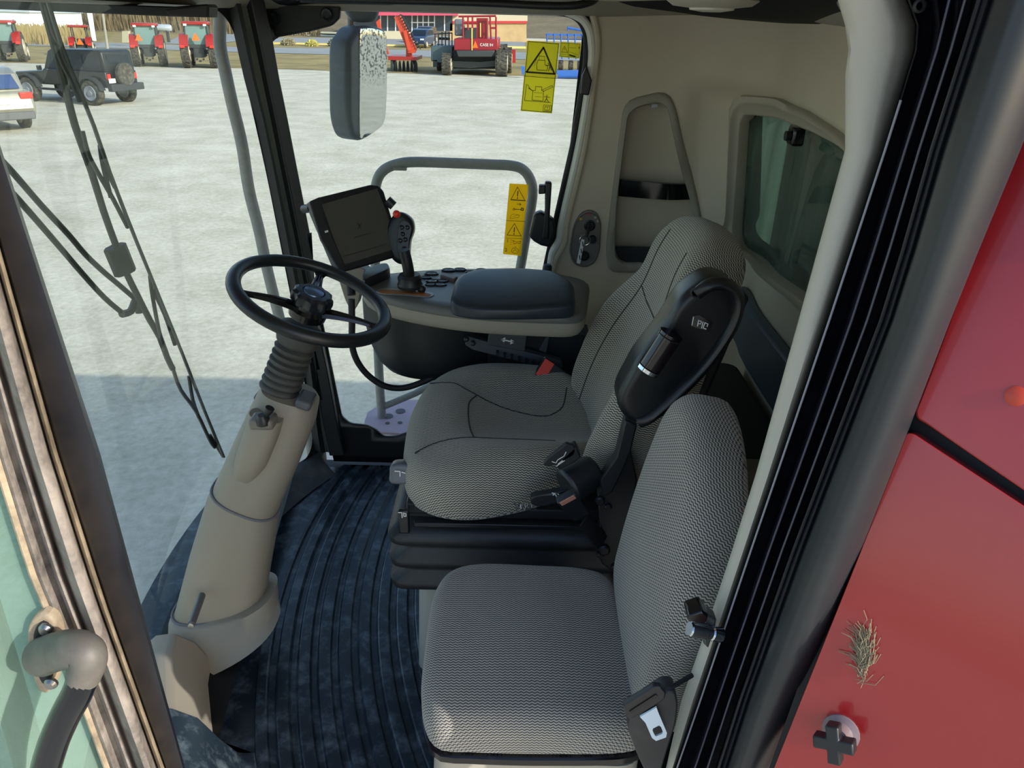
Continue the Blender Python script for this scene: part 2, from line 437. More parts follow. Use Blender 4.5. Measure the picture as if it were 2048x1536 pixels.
# recess: inner walls, back, raised rim, two elastic bands
m = MB(); m.ring([wpoly(NI, 0), wpoly(NI, .09)], False, False); struct(m.build('trim_2', M_beige))
struct(surf(NI, [], lambda s, z: W(s, z, .09), .05).build('trim_3', M_beige))
def rimring(A, B, prof_, mat, name):
    m = MB(); m.ring([wpoly([a.lerp(b, k) for a, b in zip(A, B)], d) for k, d in prof_], False, False); return struct(m.build(name, mat, ang=60))
rimring(NO, NI, [(0, .0), (.03, -.008), (.2, -.012), (.85, -.012), (1, -.004), (1, .02)], M_beige2, 'trim_4')
rimring(RO, RI, [(0, .004), (.05, -.018), (.3, -.024), (.42, -.02), (.55, -.008), (.9, -.004), (1, .0), (1, .05)], plain('pale_trim', 'b5ad9c', .5), 'trim_5')
def bandpocket(px, name, lab):
    t = thing('storage_band', lab, 'storage pocket', W(opx([px[0]])[0][0], opx([px[0]])[0][1], .02))
    A = opx(px); n = 14; top = [A[0].lerp(A[1], i/n) for i in range(n+1)]; bot = [A[3].lerp(A[2], i/n) for i in range(n+1)]
    m = MB(); bul = [.022*sin(pi*i/n) for i in range(n+1)]
    rows = [[W(p[0], p[1]-.0, .012-b) for p, b in zip(top, bul)], [W(p[0], p[1], .012-b) for p, b in zip(bot, bul)], [W(p[0], p[1], .018-b) for p, b in zip(bot, bul)], [W(p[0], p[1], .018-b) for p, b in zip(top, bul)]]
    rows.append(rows[0]); m.ring(rows, False, False, closed=False); m.build('band', M_gloss if name else M_black, t)
    e = MB(); e.tube([W(p[0], p[1]+.001, .013-b) for p, b in zip(top, bul)], .002, 6, smooth=False); e.build('top_edge', M_steel, t)
bandpocket([(1239, 360), (1371, 372), (1371, 404), (1238, 394)], 1, 'glossy dark band across the middle of the wall recess')
bandpocket([(1229, 494), (1386, 500), (1386, 530), (1240, 528)], 0, 'dark pocket lip at the bottom of the wall recess behind the seat back')
hk = thing('coat_hook', 'small pale clip at the top of the wall recess', 'hook', W(*opx([(1308, 213)])[0], .03))
q = onprof(1308, 213); MB().box(W(q[0], q[1], .03), (.022, .018, .014)).build('coat_clip', plain('clip_grey', 'c0c4c8', .4), hk, bevel=.003)
# rear window glass + machine body seen behind it
M_rg = glassm('rear_glass', (.45, .6, .52, 1), .50, gloss=.30, dscale=2.2, streak=True, dcol=(.16, .23, .19, 1))
m = surf(cl(rw_in, 60, .02), [], lambda s, z: W(s, z, .045), .1); rg = struct(m.build('window_3', M_rg, solid=.005))
wm = thing('window_latch', 'small black latch block at the top of the rear window glass', 'latch', at(1590, 272, x=.69))
c = at(1592, 272, x=.70); MB().box(c, (.03, .05, .045)).build('latch_block', M_gloss, wm, bevel=.006); c = at(1580, 272, x=.685); MB().cyl(c, c+V((-.012, 0, 0)), .012).build('latch_knob', M_black, wm)
# ------------------------------------------------------------------ windshield
M_glass = glassm('cab_glass', (.93, .965, .94, 1), .012, gloss=.012, dscale=1.5)
sL = [(448, -30), (464, 30), (480, 117), (524, 293), (604, 700), (622, 850), (630, 900)]
gL = [(458, -30), (473, 30), (487, 117), (529, 293), (613, 700), (631, 850), (640, 900)]
bL = [(472, -30), (487, 30), (505, 117), (543, 293), (627, 700), (654, 850), (664, 900)]
def sat(poly, z):
    P = sorted(opx(poly), key=lambda p: p[1])
    for a, b in zip(P, P[1:]):
        if z <= b[1] or b is P[-1]: return a[0]+(b[0]-a[0])*(z-a[1])/(b[1]-a[1])
fo = [V((0, FZ-.05)), V((sat(gL, 0.)+.02, FZ-.05)), V((sat(gL, .8), .8)), V((sat(gL, 1.5), 1.5)), V((0, 1.5))]
fi = rounded([(.004, -.075), (sat(sL, -.07), -.075), (sat(sL, .5), .5), (sat(sL, 1.0), 1.0), (sat(sL, 1.46), 1.462), (.004, 1.462)], .10, 8)
ws = MB(); ws.grid([[W(sat(gL, z)*i/40, z, .012) for i in range(41)] for z in (-.09, .3, .8, 1.2, 1.5)]); struct(ws.build('window_1', M_glass, solid=.006))
frm = surf(fo, [fi], lambda s, z: W(s, z, .004), .06); struct(frm.build('trim_6', M_black2, solid=.0))
sil = MB(); sil.ring([[W(SW*i/40, z, d) for d, z in ((.01, -.07), (-.02, -.075), (-.04, -.09), (-.08, -.115), (-.10, -.125), (.01, -.125))] for i in range(41)]); struct(sil.build('trim_7', plain('sill_rubber', '3a3f42', .6, dust=.35, dustcol='7c7c78', dscale=12)))
# front right pillar: seal, grey strip, black post
sL = [(448, -30), (464, 30), (480, 117), (524, 293), (604, 700), (622, 850), (630, 900)]
gL = [(458, -30), (473, 30), (487, 117), (529, 293), (613, 700), (631, 850), (640, 900)]
bL = [(472, -30), (487, 30), (505, 117), (543, 293), (627, 700), (654, 850), (664, 900)]
bR = [(500, -30), (517, 30), (531, 117), (568, 293), (654, 700), (682, 850), (694, 900)]
struct(strip(sL, gL, -.03, .035).build('trim_8', M_black2))
struct(strip(gL, bL, -.022, .03).build('trim_9', plain('pillar_grey', '6c7470', .35, dust=.5, dustcol='3a3c3c', dscale=9)))
struct(strip(bL, bR, -.045, .07).build('trim_10', M_black, bevel=.004))
# right-hand window: black border with rounded opening, glass, stickers
hole_px = [(566, 240), (548, 160), (536, 110), (538, 88), (550, 76), (622, 63), (666, 51), (680, 36), (684, 5), (900, 10), (1125, 30), (1155, 42), (1168, 75), (1166, 130), (1140, 290), (1104, 450), (1080, 560), (1040, 720), (1020, 900), (960, 905), (860, 880), (820, 862), (790, 872), (768, 872), (752, 858), (735, 850), (700, 846), (684, 832), (655, 690), (612, 480)]
holeR = opx(hole_px)
zt = 1.5
s0 = opx([(500, 0)])[0][0]; s1 = opx([(1190, 100)])[0][0]
fr_out = [V((sat(bL, zt), zt)), V((sat(bL, .8), .8)), V((sat(bL, FZ), FZ)), V((s1-.03, FZ)), V((s1-.05, .5))]+[onprof(u, v) for u, v in [(1100, 560), (1130, 450), (1165, 300), (1188, 140), (1190, 60)]]+[V((s1, zt))]
hr = rounded([(p[0], p[1]) for p in holeR], .012, 3)
m = surf(fr_out, [hr], lambda s, z: W(s, z, .005), .06); struct(m.build('trim_11', plain('window_border_black', '0d0e12', .4), solid=.012))
m = MB(); m.grid([[W(sat(bL, z)+.01+(s1-sat(bL, z)-.02)*i/12, z, .02) for i in range(13)] for z in (-.1, .5, 1., 1.49)]); struct(m.build('window_2', M_glass, solid=.006))
# light trim and black seal down the rear edge of that window
tr = opx([(1120, 20), (1150, 30), (1172, 48), (1182, 80), (1181, 140), (1158, 290), (1124, 440), (1118, 478), (1104, 505), (1098, 545), (1085, 600)])
m = MB(); m.tube([W(p[0], p[1], -.006) for p in tr], (.0125), 10); struct(m.build('trim_12', plain('window_trim_grey', 'e2e2da', .4)))
m = MB(); tr2 = opx([(1100, 26), (1140, 32), (1162, 50), (1172, 82), (1171, 140), (1146, 290), (1110, 440), (1085, 560)]); m.tube([W(p[0], p[1], -.004) for p in tr2], .006, 8); struct(m.build('trim_13', M_black2))
m = MB(); tr3 = opx([(1184, 24), (1194, 75), (1190, 140), (1167, 300), (1134, 440), (1128, 485), (1108, 525), (1100, 580)]); m.tube([W(p[0], p[1], -.004) for p in tr3], .012, 10); struct(m.build('trim_14', M_beige))
WIN2 = bpy.data.objects['window_2']
FRW = yfr(RY-.012)
plate(sh(FRW, .02), px2(FRW, [(1172, 132), (1183, 160), (1177, 190), (1160, 188), (1164, 150)]), .03).build('window_hinge', M_black, WIN2, bevel=.004)
# corner bracket plate at the top left of that window with two round caps
cb = thing('corner_bracket', 'black corner plate with two round caps above the side window', 'bracket', at(560, 40, y=RY-.02))
f_ = yfr(RY-.03)
plate(f_, px2(f_, [(515, 5), (681, 12), (679, 36), (664, 50), (622, 61), (562, 71), (543, 79), (535, 97), (526, 97)]), .02).build('plate', plain('bracket_black', '101116', .5), cb, bevel=.004)
for (u, v, r) in ((549, 38, .02), (654, 29, .019)):
    c = at(u, v, y=RY-.03); MB().lathe(c, (0, -1, 0), [(r, 0), (r, .006), (r*.8, .010), (r*.5, .008), (r*.5, .004)], 24).build('cap', plain('cap_black', '1a2028', .35), cb)
# sun visor bar and rear-view wires at the top left
def slab(ss, z0, z1, d0, d1):
    m = MB(); m.ring([[W(s, z0, d0), W(s, z0, d1), W(s, z1, d1), W(s, z1, d0)] for s in ss]); return m
vis = thing('roof_edge_bar', 'dark straight bar under the front roof edge outside the windshield', 'bar', at(200, 18, y=1.95))
f_ = yfr(1.95); plate(f_, px2(f_, [(-160, -4), (350, 13), (412, 8), (418, 12), (417, 35), (340, 33), (-160, 12)]), .06).build('bar_body', plain('visor_black', '1a1c24', .5), vis, bevel=.003)
plate(sh(f_, .003), px2(f_, [(330, 20), (412, 9), (416, 13), (415, 34), (340, 32)]), .06).build('end_cap', plain('visor_cap', '2c2a2c', .6), vis, bevel=.003)
# dark grab rail under the headliner above the side window
gr = thing('roof_grab_rail', 'long dark grab rail along the headliner above the side window', 'rail', at(940, 8, y=2.38))
m = MB(); m.tube([at(600, -4, y=2.36), at(760, 0, y=2.36), at(950, 5, y=2.36), at(1120, 12, y=2.36), at(1180, 4, y=2.37), at(1200, -14, y=2.40)], .011, 12); m.build('rail', M_black, gr)
lf = thing('dome_lamp', 'beige moulded lamp housing in the headliner above the rear wall', 'lamp', at(1290, 8, y=2.1))
o2 = [(.24, 1.75), (.30, 1.98), (.42, 2.1), (.56, 2.02), (.6, 1.8), (.5, 1.65), (.3, 1.62)]
MB().lathe((.42, 1.85, 1.505), (0, 0, -1), [(.10, 0), (.10, .012), (.085, .022), (.05, .026)], 32).build('lamp_housing', plain('lamp_beige', 'beb8aa', .45), lf)
MB().lathe((.42, 1.85, 1.481), (0, 0, -1), [(.05, 0), (.048, .006), (.02, .01)], 24).build('lens', plain('lamp_lens', 'd8d4c8', .2), lf)
# ------------------------------------------------------------------ ignition panel on the wall
ip = thing('key_switch_panel', 'oval dark ignition panel with key and two knobs on the rear corner wall', 'switch panel', W(*onprof(1172, 475), 0))
po = cl(opx([(1160, 425), (1178, 417), (1195, 424), (1203, 445), (1200, 500), (1190, 526), (1168, 536), (1146, 528), (1137, 505), (1146, 450)]), 48, .02)
cc = sum(po, V((0, 0)))/len(po)
m = MB(); m.ring([wpoly([cc+(p-cc)*k for p in po], d) for k, d in ((1, .003), (.98, -.008), (.92, -.011), (.88, -.006), (.5, -.006), (.01, -.006))], False, True); m.build('bezel', M_taupe, ip)
def knob(u, v, r, h, mat, par, name, prof_=None):
    q = onprof(u, v); a = W(q[0], q[1], -.005); _, n = prof(q[0]); ax = V((-n.x, -n.y, 0))
    return MB().lathe(a, ax, prof_ or [(r, 0), (r, h*.7), (r*.85, h), (r*.3, h)], 20).build(name, mat, par)
knob(1179, 450, .019, .012, M_black, ip, 'key_switch', [(.019, 0), (.019, .004), (.014, .006), (.013, .012), (.006, .012), (.006, .008)])
knob(1184, 477, .014, .016, M_black, ip, 'knob'); knob(1168, 510, .017, .014, M_black, ip, 'socket', [(.017, 0), (.017, .008), (.012, .012), (.011, .006), (.004, .006), (.004, .010)])
for (u, v, c) in ((1177, 427, 'c03030'), (1161, 437, 'd8b020'), (1190, 434, 'a8a8a8'), (1195, 441, 'a8a8a8')):
    q = onprof(u, v); a = W(q[0], q[1], -.0065); m = MB(); m.cyl(a, a+V((0, -.001, 0)), .0045, n=10); m.build('mark', plain('mk'+c, c, .5), ip)
ky = thing('ignition_key', 'key in the ignition with ring and white paper tag', 'key', W(*onprof(1172, 470), -.03))
a = at(1178, 452, y=2.44); b = at(1166, 490, y=2.42)
MB().tube([at(1179, 450, y=2.46), at(1176, 462, y=2.43), at(1172, 474, y=2.42)], .006, 8).build('key_head', M_black2, ky)
m = MB(); cr = at(1170, 480, y=2.42); m.tube([cr+V((.017*cos(t*pi/8), 0, .017*sin(t*pi/8))) for t in range(16)], .0012, 6, closed=True); m.build('key_ring', M_chrome, ky)
fy = yfr(2.415); m = plate(fy, px2(fy, [(1163, 478), (1169, 480), (1160, 528), (1153, 526)]), .001); m.build('paper_tag', M_white, ky)
strokes(fy, [px2(fy, [(1165, 484), (1166, 492)]), px2(fy, [(1162, 498), (1163, 506)]), px2(fy, [(1159, 511), (1160, 519)])], .003, mb=MB()).build('tag_writing', M_ink, ky)
# ------------------------------------------------------------------ stickers
def sticker(name, label, quad, marks, y=RY+.002, mat=M_yellow, group=None):
    f_ = yfr(y); t = thing(name, label, 'sticker', at(*quad[0], y=y)); plate(f_, px2(f_, quad), .0008).build('film', mat, t)
    m = MB(); f2 = sh(f_, .0004)
    for ln, w in marks: strokes(f2, [px2(f2, ln)], w, .0005, m)
    m.build('pictogram', M_ink, t); return t, f2
def rectl(a, b, c, d): return [a, b, c, d, a]
sticker('warning_sticker', 'large yellow two-panel warning sticker with a machine in a triangle, on the side window', [(1055, 81), (1119, 86), (1104, 227), (1041, 222)], [
    ([(1057, 83), (1117, 88), (1103, 225), (1043, 220), (1057, 83)], .0016), ([(1048, 152), (1111, 157)], .0015),
    ([(1087, 95), (1053, 144), (1109, 148), (1087, 95)], .0050),
    ([(1076, 120), (1090, 121), (1090, 130), (1096, 131), (1094, 141), (1074, 140), (1073, 130), (1076, 120)], .0016), ([(1078, 112), (1090, 113)], .0015), ([(1079, 112), (1078, 120)], .001), ([(1089, 113), (1089, 121)], .001),
    ([(1096, 126), (1100, 133), (1097, 142)], .0022), ([(1100, 133), (1103, 141)], .0018), ([(1092, 132), (1101, 130)], .0014),
    ([(1073, 118), (1068, 132)], .001), ([(1053, 168), (1049, 201), (1101, 205)], .0016), ([(1055, 169), (1062, 180)], .0014), ([(1057, 176), (1066, 182)], .0022),
    ([(1071, 173), (1084, 174), (1083, 181), (1087, 182), (1086, 202), (1064, 200), (1066, 181), (1071, 181), (1071, 173)], .0016), ([(1068, 185), (1085, 186)], .001), ([(1070, 193), (1083, 194)], .001),
    ([(1084, 180), (1104, 171), (1106, 174), (1086, 183)], .0014), ([(1094, 190), (1093, 197), (1089, 204)], .0022), ([(1093, 197), (1097, 204)], .002), ([(1088, 193), (1100, 195)], .0014),
    ([(1087, 210), (1103, 211), (1102, 223), (1086, 222), (1087, 210)], .0014), ([(1090, 213), (1095, 214), (1100, 213), (1099, 220), (1094, 221), (1089, 220), (1090, 213)], .0014), ([(1095, 214), (1094, 221)], .001)])
sticker('warning_sticker', 'small yellow warning sticker near the top rear corner of the side window', [(1121, 84), (1162, 87), (1159, 117), (1118, 114)], [
    ([(1122, 86), (1160, 88), (1158, 115), (1120, 112), (1122, 86)], .0009), ([(1137, 86), (1136, 114)], .0009), ([(1129, 92), (1123, 104), (1135, 105), (1129, 92)], .0012), ([(1129, 96), (1129, 101)], .0012), ([(1138, 95), (1152, 96)], .0008), ([(1122, 108), (1135, 109)], .0008),
    ([(1139, 110), (1150, 113)], .0040), ([(1140, 104), (1156, 110)], .0008), ([(1158, 94), (1158, 97)], .0022)])
t, f2 = sticker('warning_sticker', 'tall narrow orange-yellow sticker with two warning triangles numbered 1 and 2, on the side window', [(1019, 367), (1057, 369), (1042, 512), (1006, 508)], [
    ([(1021, 400), (1054, 402)], .001), ([(1013, 441), (1050, 443)], .0014), ([(1012, 476), (1046, 478)], .001), ([(1035, 374), (1022, 399), (1050, 401), (1035, 374)], .0018), ([(1036, 382), (1035, 392)], .003), ([(1035, 395), (1035, 397)], .003),
    ([(1029, 447), (1014, 470), (1042, 472), (1029, 447)], .0018), ([(1029, 455), (1028, 464)], .003), ([(1028, 467), (1028, 469)], .003),
    ([(1034, 408), (1042, 409)], .0016), ([(1039, 406), (1042, 409), (1039, 411)], .0014), ([(1027, 418), (1041, 419)], .002), ([(1043, 416), (1047, 417), (1046, 421), (1042, 420), (1043, 416)], .0028), ([(1028, 416), (1031, 419), (1028, 421), (1025, 419), (1028, 416)], .001),
    ([(1022, 431), (1026, 428), (1039, 430), (1037, 435), (1020, 437), (1022, 431)], .001), ([(1026, 433), (1036, 430)], .0008),
    ([(1026, 481), (1033, 484), (1041, 482), (1040, 487), (1033, 486), (1028, 488), (1026, 481)], .0012), ([(1021, 480), (1024, 481)], .0008), ([(1020, 484), (1024, 485)], .0008), ([(1020, 488), (1024, 489)], .0008),
    ([(1026, 496), (1034, 497), (1037, 501), (1035, 506), (1028, 507), (1023, 503), (1024, 498), (1026, 496)], .0012), ([(1026, 503), (1030, 499), (1034, 503)], .0012), ([(1028, 494), (1033, 494)], .0012)], mat=trans('sticker_orange', 'ffe04a'))
for b, p in (('1', (1015, 482)), ('2', (1012, 500))):
    q = px2(f2, [p])[0]; text('numeral', b, f2, q, .017, M_ink, t)
# window handle (black latch) at the rear edge of the side window
f_ = yfr(2.44); wh = plate(f_, px2(f_, [(1082, 424), (1068, 430), (1058, 474), (1068, 484), (1082, 492), (1100, 496), (1112, 462), (1108, 440), (1092, 430)]), .045).build('window_handle', M_black, WIN2, bevel=.008)
m = MB(); m.tube([at(1086, 480, y=2.44), at(1092, 420, y=2.43), at(1097, 370, y=2.43)], (.013), 10, smooth=False); 
f_ = yfr(2.43); plate(f_, px2(f_, [(1090, 364), (1104, 365), (1100, 430), (1098, 480), (1084, 478), (1090, 420)]), .03).build('lever', M_black, wh, bevel=.006)
plate(f_, px2(f_, [(1078, 371), (1092, 371), (1091, 388), (1077, 389)]), .03).build('lever_tip', M_black, wh, bevel=.004)
# ------------------------------------------------------------------ ribbed rubber mat
RC = V((1.527, 1.95)); ML = []
M_mat = plain('rubber_mat', '1e2a35', .34, dust=.75, dustcol='7a8894', dscale=18, noise=.15, nscale=3, lo=.48, hi=.78)
mt = thing('rubber_floor_mat', 'dark blue-black ribbed rubber mat covering the cab floor', 'floor mat', (-.4, 1.6, FZ))
m = MB(); rows = []; NR = 390
def ribz(r):
    k = (r-1.64)/.0535; f = k-math.floor(k)
    if r > 2.24 or r < 1.56: return 0.
    a = abs(f-.5)*2; return .012*min(1, max(0, (a-.30)/.14))
for i in range(NR+1):
    r = 1.45+(2.62-1.45)*i/NR; row = []
    for j in range(61):
        a = pi-.62+1.24*j/60; x = RC.x+r*cos(a); y = RC.y+r*sin(a)
        y = min(max(y, .80), 2.47); row.append(V((x, y, FZ-.011+ribz(r))))
    rows.append(row)
m.grid(rows); m.build('mat_sheet', M_mat, mt, ang=60)
# raised left foot area: beige shoulder and mat flap by the front pillar
fs = thing('footrest', 'beige moulded footrest covered by a black rubber flap beside the steering column', 'footrest', (-.75, 1.1, FZ))
sec = [(-.93, FZ), (-.92, -.03), (-.88, .01), (-.83, .02), (-.78, -.01), (-.75, -.07), (-.74, FZ)]
rows = [[V((x+dx, y, z)) for x, z in sec] for y, dx in ((.84, .26), (.95, .20), (1.1, .12), (1.25, .05), (1.36, .0), (1.44, -.02))]
MB().ring(rows).build('shoulder', M_column, fs, bevel=.01)
sec = [(-.90, .010), (-.83, .027), (-.775, -.002), (-.735, -.07), (-.70, FZ+.006), (-.66, FZ+.006), (-.66, FZ), (-.70, FZ), (-.74, -.08), (-.79, -.012), (-.84, .018), (-.90, .0)]
rows = [[V((x+dx, y, z)) for x, z in sec] for y, dx in ((.82, .27), (.95, .20), (1.1, .12), (1.2, .075))]
MB().ring(rows).build('rubber_flap', M_mat, fs, bevel=.004)
# ------------------------------------------------------------------ steering column
CY = 1.70
st = thing('steering_column', 'beige moulded steering column rising from the floor mat', 'steering column', at(440, 1240, z=FZ))
def cp(u, v, y=CY): return at(u, v, y=y)
def ovals(secs, n=40, ex=2.6, CY=CY):
    loops = []
    for q in secs:
        l, r, dy, tilt = q[:4]; yy = q[4] if len(q) > 4 else CY
        A, B = cp(*l, yy), cp(*r, yy); c = (A+B)/2; X = (B-A)/2; Y = V((0, dy, tilt))
        lp = []
        for k in range(n):
            t = 2*pi*k/n; a, b = cos(t), sin(t); s_ = lambda q: math.copysign(abs(q)**(2/ex), q); lp.append(c+X*s_(a)+Y*s_(b))
        loops.append(lp)
    return loops
up = ovals([((527, 768), (632, 800), .065, .0), ((521, 775), (636, 808), .070, 0), ((505, 806), (630, 842), .072, 0, 1.69), ((468, 885), (598, 925), .075, 0, 1.67), ((432, 965), (558, 1018), .078, 0, 1.65)])
MB().ring(up).build('upper_shroud', M_column, st, ang=50)
lo = ovals([((428, 968), (556, 1022), .080, 0, 1.65), ((420, 985), (556, 1038), .080, 0, 1.645), ((385, 1100), (542, 1120), .082, 0, 1.61), ((356, 1210), (530, 1190), .085, 0, 1.58), ((352, 1232), (528, 1212), .085, 0, 1.57)])
MB().ring(lo).build('lower_shroud', M_column, st, ang=50)
bs = ovals([((351, 1217), (538, 1180), .098, 0, 1.58), ((346, 1226), (550, 1178), .105, 0, 1.575), ((344, 1290), (552, 1215), .108, 0, 1.54), ((344, 1338), (556, 1240), .11, 0, 1.50)])
MB().ring(bs).build('base_collar', M_column, st, ang=50)
for sname, a_, b_, d_, y_ in (('upper_joint', (429, 966), (559, 1020), .0805, 1.65), ('lower_joint', (351, 1214), (534, 1188), .0875, 1.58)):
    lp = ovals([(a_, b_, d_, 0, y_)])[0]; MB().tube(lp, .0035, 8, smooth=False, closed=True).build(sname, plain('joint_grey', '6a6c74', .6), st)
# switch pod with small stick on the near side
pod = sub(MB().ring(ovals([((500, 822), (566, 840), .03, 0), ((494, 850), (560, 866), .045, 0), ((476, 900), (538, 925), .045, 0), ((466, 940), (512, 960), .03, 0), ((478, 968), (498, 974), .008, 0)], CY=CY-.085)).build('switch_pod', M_column, st), st)
tp = [at(514, 800, y=CY-.16), at(556, 812, y=CY-.15)]
c = at(527, 842, y=CY-.135); MB().box(c, (.058, .05, .028)).build('switch_plate', M_taupe, pod, bevel=.008)
MB().lathe(at(527, 846, y=CY-.15), (0, -.15, 1), [(.017, 0), (.016, .012), (.011, .018), (.009, .024)], 20).build('gaiter', M_black, pod)
MB().tube([at(529, 838, y=CY-.15), at(535, 826, y=CY-.15), at(540, 816, y=CY-.15)], lambda t: .004+.007*min(1, t*1.4), 12).build('stick', M_black, pod)
# top cap with dark tilt release tab
c = at(608, 812, y=CY-.02); MB().box(at(612, 800, y=CY-.04), (.04, .07, .025), Matrix.Rotation(.35, 3, 'Y')).build('release_tab', plain('tab_grey', '55585c', .5), st, bevel=.008)
tpr = MB(); tpr.tube([at(404, 1190, y=1.50), at(382, 1250, y=1.38)], .0095, 16, smooth=False); tpr.build('pedal_peg', plain('peg_grey', '56585a', .4), st, bevel=.002)
MB().lathe(at(383, 1249, y=1.381), at(382, 1250, y=1.38)-at(404, 1190, y=1.50), [(.007, 0), (.007, .007), (.003, .008)], 12).build('peg_bolt', M_steel, st)
# bellows
pa, pb = at(556, 786, y=CY+.0), at(604, 655, y=CY+.03); ax = pb-pa; Ln = ax.length; prf = [(.052, -.03)]
for i in range(7):
    h = Ln*(.02+.098*i); prf += [(.042, h), (.050-.0006*i, h+Ln*.022), (.052-.0006*i, h+Ln*.048), (.050, h+Ln*.076)]
prf += [(.042, Ln*.72), (.050, Ln*.76), (.054, Ln*.82), (.056, Ln*.95), (.050, Ln*1.02), (.03, Ln*1.06)]
wt = sub(MB().lathe(pa, ax, prf, 36).build('bellows', plain('bellows_rubber', '3e3e3c', .7, dust=.35, dustcol='6c6a66', dscale=12), st, ang=60), st)
# steering wheel
wc = at(624, 597, y=1.72)
wn = V((.36, -.06, .93)).normalized(); wx = V((1, 0, -.36/.93)); wx = (wx-wn*wx.dot(wn)).normalized(); wy = wn.cross(wx); RW = .183
sw = thing('steering_wheel', 'black three-spoke steering wheel with a lobed centre knob', 'steering wheel', wc)
def wp(r, a, h=0): return wc+wx*r*cos(a)+wy*r*sin(a)+wn*h
MB().tube([wp(RW, 2*pi*i/48) for i in range(48)], (lambda t: (.0155, .0175)), 16, smooth=False, closed=True).build('rim', plain('wheel_black', '17191d', .38, bump=.1, bscale=500), sw)
for a in (radians(97), radians(211), radians(-2)):
    m = MB(); rows = []
    for i in range(11):
        t = i/10; r = .035+(RW-.006-.035)*t; wd = .024-.014*math.sin(t*pi/2)+(.012*max(0, t-.85)/.15); h = -.018*(1-t)**2+.0
        th_ = .012-.005*t; d = wp(1, a+pi/2)-wc; p = wp(r, a, h-.006)
        rows.append([p-d*wd-wn*th_*.5, p-d*wd*.7+wn*th_*.4, p-d*.006+wn*th_*.3, p+wn*th_*.7, p+d*.006+wn*th_*.3, p+d*wd*.7+wn*th_*.4, p+d*wd-wn*th_*.5, p-wn*th_])
    m.ring(rows); m.build('spoke', M_gloss, sw, bevel=.002)
m = MB(); n = 72
def lob(k, r, dp=.0035): return r+dp*cos(9*2*pi*k/n)
hubs = [(.040, -.028, 0), (.043, -.012, 0), (.047, -.010, 1), (.049, .002, 1), (.047, .012, 1), (.040, .018, .6), (.028, .019, 0), (.027, .016, 0), (.001, .017, 0)]
m.ring([[wp(lob(k, r, .0035*q), 2*pi*k/n, h) for k in range(n)] for r, h, q in hubs]); kb = sub(m.build('hub_knob', plain('knob_black', '1d2026', .3), sw, ang=30), sw)
MB().lathe(wp(0, 0, .0165), wn, [(.026, 0), (.024, .004), (.012, .0065), (.001, .007)], 32).build('emblem_disc', plain('disc_blue_grey', '5a6a80', .25, metal=.6), kb)
MB().lathe(wp(0, 0, -.05), wn, [(.045, 0), (.048, .02), (.040, .03)], 32).build('hub_base', M_gloss, sw)
# ------------------------------------------------------------------ right-hand console
CZ = .755
con = thing('armrest_console', 'right-hand control console with buttons and a beige skirt', 'console', at(950, 640, y=2.0))
top = px2(zfr(CZ), [(722, 568), (745, 584), (800, 600), (880, 615), (960, 624), (1060, 629), (1168, 632), (1180, 560), (1100, 543), (1000, 536), (900, 536), (830, 541), (775, 546), (730, 556)])
P = resample(rounded([tuple(q) for q in top], .05, 6), 80, True)
cc2 = sum(P, V((0, 0)))/80
def cin(d): return [p-(p-cc2).normalized()*d for p in P]
def cloop(d, z): return [V((p.x, p.y, z)) for p in cin(d)]
m = MB(); m.ring([cloop(0, CZ-.026), cloop(-.003, CZ-.018), cloop(0, CZ-.006), cloop(.008, CZ), cloop(.05, CZ+.001), cloop(.12, CZ+.002)]); m.build('console_top', plain('console_grey', '62625f', .4, noise=.05), con, ang=50)
m = MB(); m.ring([cloop(-.001, CZ-.024), cloop(-.002, CZ-.045), cloop(.008, CZ-.062), cloop(.012, CZ-.065)]); m.build('skirt', M_beige2, con, ang=50)
m = MB(); ll = []
for d, z in ((.02, CZ-.064), (.05, CZ-.072), (.08, CZ-.08)): ll.append(cloop(d, z))
m.ring(ll); m.build('underside', M_black2, con)
# dark bowl under the front of the console
bw = [(-.27+.20*cos(t*pi/6)*(1 if cos(t*pi/6) < 0 else 1.2), 2.21+.15*sin(t*pi/6)) for t in range(12)]
Q = spline(bw, 48, True); c_ = sum(Q, V((0, 0)))/48
m = MB(); m.ring([[V((c_.x+(p.x-c_.x)*k+o_, c_.y+(p.y-c_.y)*k, z)) for p in Q] for k, z, o_ in ((1, .665, 0), (1., .6, .0), (.97, .52, .01), (.93, .47, .02), (.85, .44, .03), (.6, .43, .04))]); m.build('lower_bin', M_black, con, ang=60)
# dark mechanism between console and seat
mech = thing('slide_bracket', 'dark steel slide mechanism with a white arrow plate beneath the console', 'bracket', at(1000, 700, y=2.1))
f_ = yfr(2.12)
plate(f_, px2(f_, [(925, 655), (1180, 672), (1180, 800), (880, 800), (900, 735)]), .10).build('back_plate', plain('mech_black', '1d1f24', .5), mech, bevel=.004)
f_ = yfr(2.07); plate(f_, px2(f_, [(932, 672), (975, 684), (1122, 722), (1128, 736), (1100, 740), (945, 700), (930, 690)]), .03).build('slide_rail', plain('mech_grey', '4c4f55', .45), mech, bevel=.003)
f_ = yfr(2.05); ap = sub(plate(f_, px2(f_, [(978, 664), (1054, 670), (1050, 704), (974, 690)]), .03).build('arrow_plate', plain('mech_plate', '43464c', .45), mech, bevel=.003), mech)
f2 = sh(f_, .0005); strokes(f2, [px2(f2, [(1005, 679), (1026, 684)]), px2(f2, [(1010, 676), (1004, 679), (1008, 683)]), px2(f2, [(1022, 680), (1028, 684), (1021, 687)])], .004, .001).build('white_arrow', M_white, ap)
m = MB()
for i in range(9):
    c = at(995+i*14.5, 706+i*3.9, y=2.06); m.box(c, (.008, .02, .012))
m.build('rack_teeth', plain('mech_black', '1d1f24', .5), mech)
